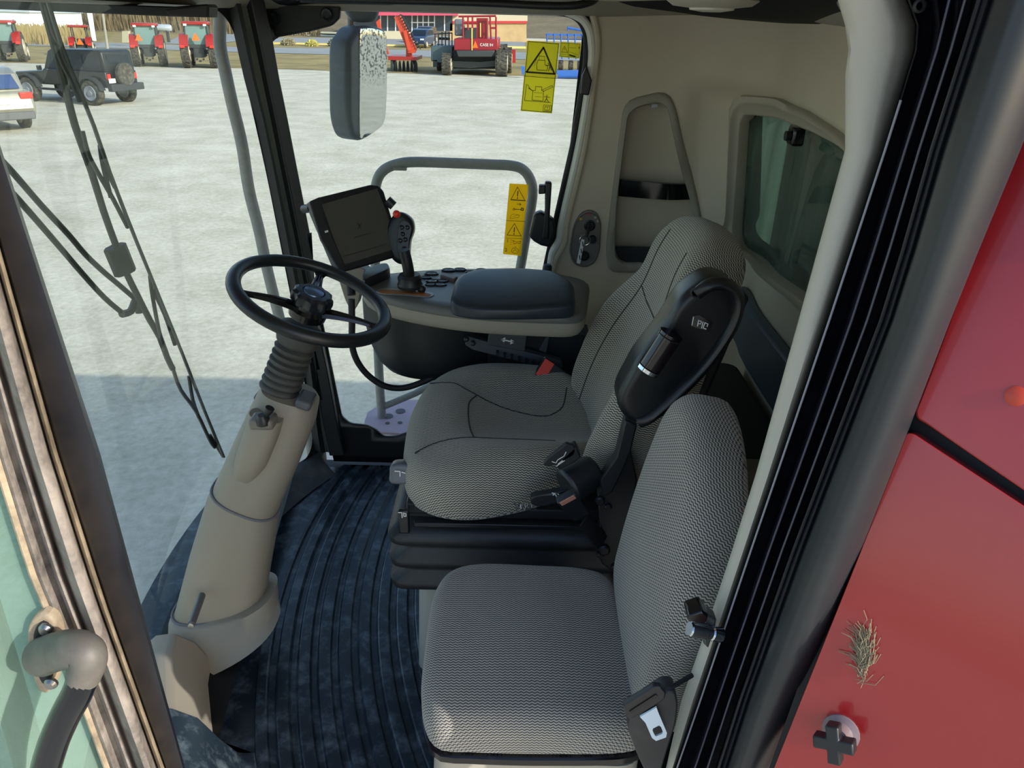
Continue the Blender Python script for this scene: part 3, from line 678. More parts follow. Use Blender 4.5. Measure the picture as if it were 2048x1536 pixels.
for u, v in ((933, 678), (946, 686)):
    c = at(u, v, y=2.05); MB().lathe(c, (0, -1, .1), [(.008, 0), (.008, .005), (.004, .008)], 12).build('bolt', M_darksteel, mech)
f_ = yfr(2.1); plate(f_, px2(f_, [(1092, 672), (1098, 676), (1092, 706), (1078, 700)]), .02).build('stop_tab', plain('mech_grey', '4c4f55', .45), mech)
# buttons
def flatpt(u, v, z=CZ+.002): return at(u, v, z=z)
for (u, v, r) in ((863, 548, 15), (897, 541, 15), (920, 540, 14), (866, 563, 15), (880, 570, 14), (884, 563, 13), (862, 570, 12), (963, 541, 13), (985, 543, 12), (942, 545, 12), (852, 556, 12)):
    c = flatpt(u, v); rr = r/1500*2.2; m = MB(); m.ring([[c+V((rr*k*cos(t*pi/12), rr*.72*k*sin(t*pi/12), h)) for t in range(24)] for k, h in ((1, -.002), (1, .002), (.85, .004), (.75, .0025))])
    b = sub(m.build('button', plain('button_black', '1c222c', .3), con), con)
    strokes((c+V((0, 0, .003)), V((1, 0, 0)), V((0, 1, 0)), V((0, 0, 1))), [[(-.006, -.002), (0, .004), (.006, -.002)]], .0012).build('button_symbol', plain('button_symbol', '7c8898', .5), b)
f_ = zfr(CZ+.004)
MB().ring([[V((p.x, p.y, CZ+h)) for p in px2(zfr(CZ), [(880, 557), (888, 552), (916, 560), (908, 566)])] for h in (0, .012)]).build('selector_rocker', M_taupe, con, bevel=.003)
sl = px2(zfr(CZ+.003), [(752, 582), (764, 577), (800, 578), (830, 580), (862, 585), (868, 590), (858, 594), (835, 592), (800, 589), (765, 587)])
gt = sub(pad(sl, zfr(CZ+.0035), .003, .0015, n=40).build('shift_gate', plain('gate_trim', '7a7a78', .35), con), con)
s3 = px2(zfr(CZ+.005), [(757, 582), (768, 579), (800, 580), (830, 583), (860, 587), (856, 591), (835, 589), (800, 586), (768, 585)])
pad(s3, zfr(CZ+.0048), .0015, .0007, n=40).build('gate_slot', plain('gate_orange', 'a0632a', .6), gt)
hs = px2(zfr(CZ+.02), [(725, 552), (735, 540), (770, 530), (779, 536), (776, 545), (742, 560), (728, 566)])
pad(hs, zfr(CZ+.028), .028, .008, n=40).build('front_lip', M_black, con)
# armrest pad on the console
ap2 = thing('armrest_pad', 'long dark padded armrest lying on the console', 'armrest', at(1020, 590, y=2.0))
A2 = resample(rounded([tuple(q) for q in px2(zfr(.82), [(898, 592), (912, 556), (950, 543), (1040, 541), (1110, 547), (1148, 566), (1153, 598), (1040, 601), (950, 600)])], .03, 5), 72, True)
pad(A2, zfr(.832), .066, .018, lambda x, y: -.006*((y-2.0)/.1)**2, n=72, raw=True).build('cushion', plain('armrest_vinyl', '1d2730', .38, bump=.3, bscale=350), ap2)
kn = thing('console_knob', 'small black knob at the rear corner of the console', 'knob', flatpt(1095, 548))
MB().lathe(flatpt(1094, 552, CZ), (0, 0, 1), [(.014, 0), (.014, .03), (.010, .036), (.002, .036)], 16).build('knob_cap', M_black, kn)
# joystick
js = thing('joystick', 'black multifunction joystick with a red thumb button standing in the orange gate', 'joystick', flatpt(820, 588))
fj = (V((0, 1.94, 0)), V((1, 0, 0)), V((0, .25, .97)).normalized(), V((0, -.97, .25)).normalized())
MB().tube([at(822, 588, y=2.02), at(819, 560, y=2.0), at(816, 535, y=1.975), at(808, 500, y=1.97)], lambda t: .0155, 16).build('stem', M_black, js)
MB().lathe(at(820, 566, y=2.0), (0, 0, 1), [(.034, -.012), (.036, -.004), (.032, .004), (.034, .018), (.028, .026), (.02, .026)], 24).build('collar', M_black, js)
c = at(843, 578, y=1.99); MB().ball(c, .012).build('side_ball', M_black, js)
MB().cyl(at(835, 572, y=2.0), at(843, 578, y=1.99), .005).build('side_pin', M_black, js)
jo = px2(fj, [(783, 436), (796, 424), (812, 427), (826, 440), (829, 460), (822, 482), (820, 505), (816, 524), (800, 528), (784, 516), (774, 490), (773, 460)])
hd = sub(pad(jo, sh(fj, .022), .05, .018, n=56).build('grip', plain('grip_black', '191b1f', .36, bump=.15, bscale=500), js), js)
jk = px2(fj, [(802, 444), (816, 442), (825, 456), (820, 480), (818, 505), (810, 519), (800, 512), (796, 480)])
kp = sub(pad(jk, sh(fj, .0245), .004, .002, n=40).build('keypad', plain('keypad_grey', '2c2e33', .3), hd), js)
for u, v in ((806, 455), (817, 455), (808, 468), (803, 481), (813, 479), (811, 497), (813, 508)):
    p = px2(fj, [(u, v)])[0]; c = fj[0]+fj[1]*p.x+fj[2]*p.y+fj[3]*.0245; MB().lathe(c, fj[3], [(.007, 0), (.007, .003), (.004, .005)], 12).build('key', M_gloss, hd)
c = at(793, 428, y=1.94); MB().ball(c, (.010, .010, .010)).build('thumb_button', plain('button_red', 'd03028', .35), js)
# monitor
g0, g1, g2 = at(681, 540, y=2.03), at(798, 506, y=2.14), at(620, 402, y=2.07)
fm = pxframe(g0, g1, g2)
mo = thing('display_monitor', 'square grey-screened display monitor on an arm ahead of the console', 'monitor', at(720, 545, y=2.0))
body = px2(fm, [(617, 404), (640, 394), (742, 369), (758, 371), (768, 382), (803, 500), (798, 512), (694, 542), (680, 543), (672, 534)])
O, X, Y, N = fm
plate(sh(fm, 0), body, .035, .006).build('housing', plain('monitor_black', '16181c', .4), mo, bevel=.004)
scr = px2(fm, [(643, 409), (754, 377), (799, 495), (686, 530)])
s_ = sub(plate(sh(fm, .0012), scr, .001).build('screen', plain('screen_grey', '4c4c48', .25, emit=0), mo), mo)
f2 = sh(fm, .0016); inkg = plain('screen_mark', '2c2c2a', .4)
strokes(f2, [px2(f2, [(715, 446), (722, 458)]), px2(f2, [(722, 446), (716, 458)]), px2(f2, [(709, 475), (741, 466)])]+[px2(f2, [(690, 512), (770, 489)])], .0022, .0004).build('screen_writing', inkg, s_)
m = MB(); b2 = px2(fm, [(617, 404), (640, 394), (648, 440), (690, 535), (690, 543), (680, 543), (672, 534), (640, 480)]); plate(sh(fm, .008), b2, .012, .006, m).build('side_bezel', M_black, mo, bevel=.003)
MB().cyl(onplane(650, 464, fm[0]+fm[3]*.01, fm[3]), onplane(656, 462, fm[0]+fm[3]*.011, fm[3]), .003).build('status_lamp', M_white, mo)
MB().tube([at(608, 418, y=2.12), at(622, 416, y=2.09)], .012, 12, smooth=False).build('side_clamp', M_black, mo)
MB().tube([at(774, 400, y=2.18), at(787, 412, y=2.18)], .014, 12, smooth=False).build('clamp_knob', M_black, mo)
f_ = yfr(2.10); plate(f_, px2(f_, [(676, 556), (694, 540), (722, 534), (748, 552), (722, 580), (716, 610), (704, 628), (690, 600)]), .05, .01).build('support_arm', M_beige2, mo, bevel=.006)
cb = thing('monitor_cable', 'black cable looping down from the console to below the seat', 'cable')
MB().tube([at(703, 598, y=2.0), at(704, 640, y=1.99), at(706, 700, y=2.0), at(728, 742, y=2.02), at(765, 770, y=2.04), at(805, 776, y=2.06), at(850, 762, y=2.08), at(890, 740, y=2.1)], .0095, 12).build('cable_sheath', M_black2, cb)
MB().tube([at(703, 590, y=2.0), at(700, 560, y=2.02)], .012, 12, smooth=False).build('cable_boot', M_black2, cb)
# ------------------------------------------------------------------ driver's seat
ds = thing('driver_seat', 'grey herringbone driver seat with bolstered cushion and black suspension base', 'seat', (0, 1.7, FZ))
D_out = [(-.272, 1.80), (-.268, 1.62), (-.245, 1.49), (-.19, 1.425), (-.10, 1.405), (.0, 1.43), (.10, 1.475), (.19, 1.53), (.245, 1.62), (.25, 1.76), (.23, 1.87), (.17, 1.965), (.06, 2.03), (-.07, 2.05), (-.18, 2.025), (-.245, 1.94)]
def dtop(x, y):
    w = y-1.735; b = .038*math.exp(-((abs(w)-.22)/.085)**2)*(1/(1+math.exp(-(x+.13)/.03)))
    dish = -.022*math.exp(-(w/.14)**2)*(1/(1+math.exp(-(x+.07)/.03)))
    return b+dish+.018*math.exp(-((x+.16)/.07)**2)*math.exp(-(w/.2)**2)-.10*max(0, -x-.20)**1.0*.4
fr = zfr(.515)
pad(D_out, fr, .115, .05, dtop, n=96, rings=[i/22 for i in range(23)]).build('seat_cushion', M_fabric, ds, ang=80)
def seam(fr, pts, disp, par, r=.0022, up_=-.0003):
    O, X, Y, N = fr; P = spline([V((a, b)) for a, b in pts], seg=8)
    MB().tube([O+X*p.x+Y*p.y+N*(disp(p.x, p.y)+up_) for p in P], r, 6, smooth=False).build('seam', M_seam, par)
def ontop(pts): return [tuple(p) for p in px2(fr, pts)]
seam(fr, ontop([(860, 768), (905, 775), (940, 790), (1000, 805), (1070, 818), (1100, 818)]), dtop, ds)
seam(fr, ontop([(1100, 818), (1125, 805), (1133, 782)]), dtop, ds)
seam(fr, ontop([(830, 908), (870, 895), (940, 889), (1020, 889), (1080, 893), (1110, 898)]), dtop, ds)
seam(fr, ontop([(952, 795), (938, 812), (938, 850), (948, 888)]), dtop, ds)
# backrest
FB = frame((.20, 1.69, .50), (0, -1, 0), (.33, 0, .944))
B_out = [(-.20, -.03), (-.265, .10), (-.275, .22), (-.245, .33), (-.20, .43), (-.185, .52), (-.13, .575), (0, .59), (.13, .575), (.185, .52), (.20, .43), (.245, .33), (.275, .22), (.265, .10), (.20, -.03), (0, -.06)]
def btop(x, y):
    k = 1/(1+math.exp((y-.36)/.05)); return .055*math.exp(-((abs(x)-.23)/.07)**2)*k-.012*math.exp(-(x/.12)**2)+.014*math.exp(-((y-.12)/.1)**2)*math.exp(-(x/.15)**2)+.012*math.exp(-((y-.48)/.08)**2)
pad(B_out, FB, .12, .05, btop, n=96, rings=[i/22 for i in range(23)]).build('backrest', M_fabric, ds, ang=80)
seam(FB, [(-.15, -.03), (-.16, .1), (-.155, .25), (-.12, .4), (-.10, .53)], btop, ds); seam(FB, [(.15, -.03), (.16, .1), (.155, .25), (.12, .4), (.10, .53)], btop, ds)
seam(FB, [(-.125, .37), (-.05, .355), (.05, .355), (.125, .37)], btop, ds)
m = MB(); O, X, Y, N = FB; m.prism([O+X*a+Y*b-N*.125 for a, b in [(-.19, -.05), (.19, -.05), (.22, .2), (.15, .5), (-.15, .5), (-.22, .2)]], -N*.03); m.build('back_shell', M_black, ds, bevel=.01)
# raised armrest
FA = yfr(1.30); A_px = [(1377, 587), (1410, 564), (1438, 558), (1468, 570), (1485, 601), (1479, 638), (1450, 692), (1414, 742), (1380, 792), (1340, 830), (1297, 854), (1257, 845), (1239, 821), (1239, 793), (1260, 751), (1278, 720), (1330, 652), (1356, 610)]
ar = sub(pad(px2(FA, A_px), FA, .085, .022, n=90).build('armrest', plain('armrest_black', '15171b', .34, bump=.1, bscale=300), ds, ang=80), ds)
lp = px2(sh(FA, -.004), [(1392, 588), (1415, 571), (1442, 566), (1466, 578), (1476, 604), (1466, 644), (1436, 694), (1398, 742), (1350, 790), (1300, 832), (1276, 845)])
O, X, Y, N = FA; MB().tube([O+X*p.x+Y*p.y-N*.002 for p in lp], lambda t: (.017*min(1, .4+6*t, .4+6*(1-t)), .012), 14, flat=(0, -1, 0)).build('armrest_lip', MATS['armrest_black'], ar)
MB().cyl(at(1340, 672, y=1.275), at(1299, 735, y=1.275), .022, n=28).build('adjuster_roller', plain('roller_gloss', '1c1519', .12), ar, bevel=.003)
for a_, b_ in (((1343, 667), (1340, 672)), ((1299, 735), (1295, 741))):
    MB().cyl(at(*a_, y=1.275), at(*b_, y=1.275), .0225, n=28).build('roller_ring', M_chrome if a_[0] == 1299 else M_gloss, ar)
f2 = sh(FA, .0015); plate(f2, px2(f2, [(1385, 632), (1398, 630), (1425, 645), (1418, 664), (1382, 652)]), .002).build('label_patch', M_gloss, ar)
f3 = sh(f2, .0003); strokes(f3, [px2(f3, q) for q in ([(1387, 634), (1384, 650)], [(1397, 640), (1395, 652)], [(1397, 641), (1403, 643), (1401, 648), (1397, 647)], [(1406, 644), (1403, 656)], [(1410, 645), (1406, 656), (1412, 658)], [(1411, 646), (1416, 648), (1414, 653)])], .0016, .0004).build('seat_symbol', M_white, ar)
MB().lathe(at(1391, 585, y=1.30), (0, -1, 0), [(.010, 0), (.010, .001), (.007, .002), (.006, .0)], 16).build('screw_cap', M_black2, ar)
FM = yfr(1.36); plate(FM, px2(FM, [(1250, 840), (1275, 850), (1262, 905), (1240, 955), (1225, 985), (1205, 995), (1200, 960), (1232, 915), (1243, 870)]), .03).build('armrest_post', M_black, ds, bevel=.004)
# suspension base
def rr(x0, x1, y0, y1, z, r=.04): return [V((p.x, p.y, z)) for p in rounded([(x0, y0), (x1, y0), (x1, y1), (x0, y1)], r, 5)]
loops = []
for i in range(3):
    z = .18+.066*i
    loops += [rr(-.265, .27, 1.44, 2.0, z), rr(-.285, .29, 1.42, 2.02, z+.015), rr(-.288, .29, 1.418, 2.02, z+.035), rr(-.265, .27, 1.44, 2.0, z+.055)]
sb = MB().ring(loops).build('suspension_bellows', plain('bellows_black', '25272a', .5, dust=.25, dustcol='4a4c50', dscale=8), ds, ang=60)
MB().ring([rr(-.235, .25, 1.46, 1.98, FZ), rr(-.225, .25, 1.47, 1.98, .19)]).build('pedestal_box', plain('base_grey', 'a5a69f', .5), ds)
MB().box((-.0, 1.71, .395), (.50, .50, .03)).build('slide_frame', M_black2, ds, bevel=.004)
MB().box((-.02, 1.42, .392), (.40, .012, .012)).build('slide_rail', M_darksteel, ds, bevel=.002)
m = MB()
m.tube([at(1028, 1012, y=1.40)+V((.002*i, 0, 0))+V((0, .008*cos(i*1.2), .008*sin(i*1.2))) for i in range(26)], .0014, 5, smooth=False); m.build('spring', M_steel, ds)
kb1 = sub(pad([(-.022, -.022), (.022, -.022), (.024, .0), (.02, .024), (-.02, .024), (-.026, .0)], (at(800, 950, y=1.50), V((1, 0, 0)), V((0, .3, .95)), V((0, -.95, .3))), .05, .008, n=32).build('recline_knob', plain('knob_grey', '5c6168', .35), ds), ds)
f3 = (at(800, 946, y=1.495), V((1, 0, 0)), V((0, .3, .95)), V((0, -.95, .3))); strokes(f3, [[(-.012, .004), (.0, .004), (.0, -.008)], [(.004, .002), (.012, .0)]], .002).build('knob_symbol', M_white, kb1)
k2 = sub(MB().box(at(808, 1042, y=1.41), (.026, .012, .065)).build('height_tab', plain('tab_black', '14161c', .3), ds, bevel=.004), ds)
f3 = (at(804, 1028, y=1.403), V((1, 0, 0)), V((0, 0, 1)), V((0, -1, 0))); strokes(f3, [[(-.008, .004), (.0, .004), (.0, -.010)], [(.004, .004), (.004, -.006), (.009, -.006), (.009, .002), (.004, .002)]], .002).build('tab_symbol', M_white, k2)
MB().box(at(836, 1003, y=1.485), (.05, .06, .03)).build('latch_block', M_black, ds, bevel=.005)
# seat hinge side plate with bolts, lever and retractor
FH = yfr(1.385)
hp = sub(plate(FH, px2(FH, [(1195, 985), (1240, 930), (1262, 900), (1275, 960), (1262, 1060), (1262, 1120), (1250, 1160), (1205, 1130), (1185, 1090), (1200, 1050)]), .03).build('hinge_plate', M_black, ds, bevel=.004), ds)
for u, v, r in ((1200, 1000, .011), (1216, 1012, .008), (1208, 1098, .014), (1200, 1108, .007), (1230, 1133, .009), (1190, 960, .008)):
    MB().lathe(at(u, v, y=1.385), (0, -1, 0), [(r, 0), (r, .006), (r*.7, .009), (r*.3, .009)], 14).build('bolt', M_darksteel, hp)
FL = yfr(1.37); lv = sub(pad(px2(FL, [(1060, 1000), (1070, 992), (1110, 985), (1140, 980), (1142, 1000), (1110, 1010), (1072, 1014)]), FL, .02, .006, n=36).build('tilt_lever', M_black, ds), ds)
f3 = sh(FL, .001); strokes(f3, [px2(f3, q) for q in ([(1104, 986), (1112, 987), (1106, 990)], [(1110, 988), (1114, 994)], [(1116, 988), (1117, 989)])], .0022).build('lever_symbol', M_white, lv)
ab = thing('retractor_buckle', 'round black belt end with raised flap on the near side of driver cushion', 'seat belt', at(1150, 950, y=1.38))
p0, p1 = at(1132, 975, y=1.36), at(1190, 938, y=1.40)
MB().cyl(p0, p1, .042, .036, n=28).build('drum', M_black, ab, bevel=.008)
ff = yfr(1.35); fp = sub(plate(ff, px2(ff, [(1087, 928), (1094, 918), (1132, 888), (1148, 892), (1152, 902), (1147, 912), (1112, 930), (1094, 934)]), .012, .002).build('flap', M_black, ab, bevel=.003), ab)
plate(ff, px2(ff, [(1147, 896), (1152, 894), (1162, 915), (1150, 925), (1120, 940), (1112, 928)]), .03).build('flap_body', M_black2, ab, bevel=.003)
f3 = sh(ff, .0008); strokes(f3, [px2(f3, q) for q in ([(1104, 923), (1112, 926), (1115, 920), (1128, 912), (1132, 904)], [(1113, 932), (1129, 921)], [(1116, 928), (1125, 921)])], .0016).build('flap_symbol', M_white, fp)
b1 = thing('seat_belt_buckle', 'black belt buckle with a faded orange button on the near side of the driver seat', 'seat belt buckle', at(1155, 1020, y=1.34), 'belt buckles of the driver seat')
o_, e_ = at(1135, 1000, y=1.33), at(1190, 1066, y=1.36)
fb = frame(o_, e_-o_, V((.5, 0, .5))); 
if fb[3].dot(EYE-o_) < 0: fb = (fb[0], fb[1], -fb[2], -fb[3])
plate(fb, [(-.005, -.024), (.07, -.020), (.07, .020), (-.005, .024)], .022, .005).build('buckle_body', M_black, b1, bevel=.003)
plate(sh(fb, .001), [(-.004, -.018), (.008, -.018), (.008, .018), (-.004, .018)], .004).build('release_button', plain('button_faded', 'b9806a', .5), b1, bevel=.001)
MB().tube([o_.lerp(e_, .6), at(1205, 1085, y=1.37)], lambda t: (.018, .003), 8, smooth=False).build('strap', M_black2, b1)
b2 = thing('seat_belt_buckle', 'black belt buckle with bright red button at the far side of driver cushion', 'seat belt buckle', at(1110, 750, y=1.95), 'belt buckles of the driver seat')
o_, e_ = at(1090, 738, y=1.93), at(1150, 775, y=1.93)
fb = frame(o_, e_-o_, V((0, .3, .9)))
if fb[3].dot(EYE-o_) < 0: fb = (fb[0], fb[1], -fb[2], -fb[3])
plate(fb, [(-.016, -.030), (.07, -.024), (.07, .024), (-.016, .030)], .024, .005).build('buckle_body', M_black, b2, bevel=.003)
plate(sh(fb, .001), [(-.015, -.026), (.016, -.026), (.016, .026), (-.015, .026)], .004).build('release_button', plain('button_red2', 'e0483c', .4), b2, bevel=.001)
MB().tube([o_.lerp(e_, .7), at(1165, 790, y=1.94)], lambda t: (.018, .003), 8, smooth=False).build('strap', M_black2, b2)
# ------------------------------------------------------------------ trainer seat
ts = thing('trainer_seat', 'grey herringbone passenger seat with flat square cushion nearest the door', 'seat', (.05, 1.05, FZ))
T_out = [(-.15, 1.16), (-.125, 1.235), (-.06, 1.262), (.06, 1.262), (.16, 1.255), (.215, 1.225), (.24, 1.12), (.258, .97), (.250, .89), (.21, .858), (.08, .850), (-.05, .850), (-.115, .858), (-.143, .92), (-.150, 1.03)]
frt = zfr(.425)
def ttop(x, y): return .010*math.exp(-((x-.05)/.12)**2)*math.exp(-((y-1.04)/.14)**2)
pad(T_out, frt, .085, .035, ttop, n=96, rings=[i/14 for i in range(15)]).build('seat_cushion', M_fabric2, ts, ang=80)
c_ = V((.055, 1.04)); loops = [[V((c_.x+(p.x-c_.x)*k, c_.y+(p.y-c_.y)*k, z)) for p in spline([V(q) for q in T_out], 64, True)] for k, z in ((.97, .342), (1.0, .338), (1.0, .325), (.95, .318))]
MB().ring(loops).build('cushion_tray', plain('tray_black', '101014', .2), ts)
MB().ring([rr(-.11, .235, .85, 1.22, FZ+.0, .03), rr(-.115, .235, .85, 1.22, .05, .03), rr(-.125, .235, .855, 1.22, .20, .04), rr(-.12, .235, .86, 1.22, .315, .04)]).build('seat_box', plain('box_beige', 'a39d90', .5), ts)
FT = frame((.215, 1.055, .43), (0, -1, 0), (.17, 0, .985))
T2 = [(-.17, -.02), (-.205, .06), (-.212, .18), (-.20, .31), (-.17, .41), (-.10, .455), (-.01, .445), (.08, .40), (.15, .325), (.20, .21), (.21, .07), (.19, -.02), (.0, -.04)]
pad(T2, FT, .095, .04, lambda x, y: .012*math.exp(-(x/.15)**2)*math.exp(-((y-.2)/.16)**2), n=96, rings=[i/14 for i in range(15)]).build('backrest', M_fabric2, ts, ang=80)
O, X, Y, N = FT; m = MB(); m.prism([O+X*a+Y*b-N*.098 for a, b in [(-.17, .0), (.17, .0), (.17, .28), (.0, .38), (-.15, .32)]], -N*.02); m.build('back_panel', M_black, ts, bevel=.006)
for w_ in (-.14, .14): MB().tube([O+X*w_+Y*.02-N*.05, O+X*w_-Y*.10-N*.06], .012, 8, smooth=False).build('back_bracket', M_black, ts)
# lap belt lying beside the trainer seat
bt = thing('lap_belt', 'loose lap belt with pale metal tongue at the near rear corner of trainer seat', 'seat belt', at(1290, 1430, y=.79))
f_ = (V((0, .765, 0)), V((1, 0, 0)), V((0, .0, 1.)), V((0, -1., .0)))
plate(f_, px2(f_, [(1262, 1428), (1330, 1382), (1352, 1384), (1357, 1410), (1352, 1450), (1336, 1500), (1318, 1560), (1290, 1545), (1270, 1500), (1255, 1460)]), .03, .01).build('rubber_boot', plain('boot_rubber', '2b2d2f', .55, dust=.3, dustcol='5a5a58', dscale=20), bt, bevel=.008)
f4 = sh(f_, .012); bk = sub(plate(f4, px2(f4, [(1246, 1412), (1308, 1374), (1322, 1374), (1332, 1386), (1330, 1398), (1316, 1408), (1262, 1439), (1250, 1432)]), .010, .003).build('belt_slide', M_black, bt, bevel=.002), bt)
f5 = sh(f4, .001); strokes(f5, [px2(f5, [(1262, 1424), (1312, 1392)])], .005, .0005).build('slot', M_gloss, bk)
m = MB(); A_ = px2(sh(f_, .010), [(1280, 1434), (1313, 1415), (1317, 1426), (1334, 1466), (1332, 1475), (1312, 1482), (1304, 1476), (1291, 1446)])
B_ = px2(sh(f_, .010), [(1306, 1457), (1318, 1451), (1322, 1454), (1326, 1464), (1324, 1468), (1312, 1473), (1309, 1470), (1305, 1461)])
surf(A_, [B_], lambda x, z: f_[0]+f_[1]*x+f_[2]*z+f_[3]*.010, .5).build('tongue', plain('tongue_metal', 'cfe0ee', .25, metal=.3), bt, solid=.0025, smooth=False)
MB().tube([at(1322, 1388, y=.765), at(1340, 1376, y=.77), at(1385, 1350, y=.80)], lambda t: (.0035, .002), 8, smooth=False).build('webbing', M_black2, bt)
# dark storage behind the seats
rs = thing('rear_storage_shelf', 'dark moulded storage shelf behind the seats beneath the rear window', 'shelf', (.6, 1.5, FZ))
MB().ring([rr(.46, .69, .95, 2.12, FZ, .04), rr(.44, .69, .95, 2.12, .50, .05), rr(.45, .68, .96, 2.1, .515, .05)]).build('shelf_body', plain('shelf_dark', '1e2022', .55), rs)
MB().tube([V((.45, .97, .52)), V((.44, 1.4, .53)), V((.45, 2.05, .53)), V((.5, 2.1, .53))], .012, 8).build('shelf_lip', plain('lip_blue', '45525f', .4), rs)
MB().ring([rr(.50, .64, 1.1, 1.45, .51, .03), rr(.49, .65, 1.08, 1.47, .56, .03)]).build('storage_bin', plain('bin_brown', '6a6356', .6), rs, bevel=.006)
struct(slab([onprof(1470, 600)[0]+(SEND-onprof(1470, 600)[0])*i/16 for i in range(17)], .56, .72, -.035, 0).build('trim_15', plain('blue_ledge', '46545f', .4), bevel=.01))
# ------------------------------------------------------------------ door pillars
def rail(pts, v):
    for a, b in zip(pts, pts[1:]):
        if v <= b[1] or b is pts[-1]: return a[0]+(b[0]-a[0])*(v-a[1])/(b[1]-a[1])
def rails(cols, vs):
    """cols: (polyline, y).  rows of points for a folded sheet"""
    return [[at(rail(p, v), v, y=y) for p, y in cols] for v in vs]
def lerp_r(A, B, k): return [(rail(A, v)*(1-k)+rail(B, v)*k, v) for v in VS]
VS = [-80, -40, 0, 50, 100, 150, 200, 300, 400, 500, 640, 800, 950, 1100, 1250, 1400, 1536, 1700]
r0_ = [(1668, -80), (1676, 5), (1690, 50), (1697, 100), (1690, 125), (1690, 300), (1597, 640), (1497, 1000), (1415, 1250), (1363, 1400), (1345, 1440), (1332, 1536), (1305, 1700)]
r1_ = [(1800, -80), (1815, 0), (1834, 40), (1830, 100), (1769, 300), (1671, 600), (1501, 1100), (1400, 1400), (1353, 1536), (1296+14, 1700)]
r2_ = [(2000, -80), (1970, 0), (1874, 300), (1790, 600), (1597, 1100), (1490, 1400), (1447, 1536), (1395, 1700)]
r3_ = [(2184, -80), (2153, 0), (2048, 270), (1913, 600), (1722, 1100), (1548, 1536), (1483, 1700)]
m = MB(); m.grid(rails([(lerp_r(r0_, r1_, .12), .93), (lerp_r(r0_, r1_, .03), .86), (r0_, .825), (lerp_r(r0_, r1_, .04), .808), (lerp_r(r0_, r1_, .3), .80), (lerp_r(r0_, r1_, .62), .795), (lerp_r(r0_, r1_, .72), .80), (lerp_r(r0_, r1_, .97), .825), (r1_, .84)], VS))
bp = m.build('trim_16', plain('pillar_trim_grey', 'b2afa3', .5, bump=.1, bscale=900), ang=70); struct(bp, 'pale grey moulded trim of the rear door pillar')
cols = [(r1_, .85)]
for k, y in ((.0, .80), (.03, .785), (.06, .80), (.08, .84), (.26, .84), (.30, .80), (.36, .76), (.385, .752), (.41, .765), (.43, .80), (.56, .80), (.60, .765), (.63, .745), (.655, .74), (.68, .755), (.70, .785), (.82, .78), (.86, .75), (.90, .735), (.97, .73), (1, .72)):
    cols.append((lerp_r(r1_, r2_, k), y))
m = MB(); m.grid(rails(cols, VS)); struct(m.build('trim_17', M_jamb, ang=60), 'black ribbed door jamb with rubber seals')
cols = [(lerp_r(r2_, r3_, k), y) for k, y in ((-.01, .74), (0, .70), (.03, .685), (.07, .69), (.12, .675), (.3, .655), (.5, .645), (.7, .645), (.9, .652), (1., .665), (1.03, .70))]
m = MB(); m.grid(rails(cols, VS)); struct(m.build('trim_18', plain('pillar_cover', '24272c', .38, dust=.12, dustcol='5c5c50', dscale=3), ang=70), 'smooth dark rear pillar cover')
c = at(1838, 12, y=.775); MB().lathe(c+V((0, -.0, 0)), (0, -1, 0), [(.006, 0), (.006, .002), (.004, .003), (.003, 0)], 14).build('trim_19', M_black2); bpy.data.objects['trim_19']['kind'] = 'structure'
for i_, (k, y, r, c) in enumerate(((.012, .782, .0013, '8c8c96'), (.395, .748, .0013, '3c3e50'), (.66, .736, .0012, '4c4e5a'), (.90, .732, .0022, '24262c'))):  # thin seal tubes; reflections along the ridge edges are put into their colours
    m = MB(); m.tube([at(rail(lerp_r([(1868, -80), (1832, 100), (1769, 300), (1671, 600), (1501, 1100), (1400, 1400), (1353, 1536), (1310, 1700)], r2_, k), v), v, y=y) for v in VS if v >= (190 if k < .1 else -80)], r, 8, smooth=False); struct(m.build('trim_%d' % (30+i_), plain('seal_glint_'+c, c, .25)))
# striker
sk_ = thing('door_striker', 'chrome door striker pin on a black plate on the rear pillar trim', 'striker', at(1405, 1260, y=.79))
f_ = yfr(.775); plate(f_, px2(f_, [(1407, 1222), (1420, 1232), (1434, 1240), (1430, 1262), (1417, 1299), (1408, 1290), (1404, 1250)]), .02).build('mount_plate', plain('plate_dark', '3a3f3e', .4), sk_, bevel=.003)
plate(yfr(.755), px2(yfr(.755), [(1376, 1232), (1404, 1222), (1418, 1232), (1412, 1250), (1376, 1244)]), .03).build('striker_block', M_gloss, sk_, bevel=.003)
MB().lathe(at(1378, 1257, y=.765), at(1424, 1266, y=.77)-at(1378, 1257, y=.765), [(.009, 0), (.0105, .002), (.0105, .026), (.009, .028), (.009, .034), (.0105, .036), (.0105, .05)], 20).build('striker_pin', M_chrome, sk_)
# ------------------------------------------------------------------ red body behind the door
g_ = plain('gap_black', '0a0a0c', .6)
bd = thing('machine_body', 'large red harvester body behind the cab', 'machine body', (3, 1.7, -.5))
fill_prism([V(q) for q in ((.50, .70), (1.05, .47), (7, .47), (7, 2.7), (.92, 2.7), (.92, .755), (.56, .755))], -1.3, 1.95).build('body_shell', plain('body_dark_red', '701c20', .4), bd, bevel=.03)
MB().box((-.1, 1.65, -.75), (1.3, 1.5, .9)).build('cab_platform', plain('platform_dark', '2c2c2e', .6), bd, bevel=.03)
fP = frame((.37, .60, .75), (1, -.80, 0), (0, .42, 1))
if fP[3].y > 0: fP = (fP[0], fP[1], fP[2], -fP[3])
plate(sh(fP, -.03), px2(sh(fP, -.03), [(2150, -60), (1800, 800), (1480, 1700), (2260, 1700), (2260, -60)]), .02).build('backing_sheet', g_, bd)
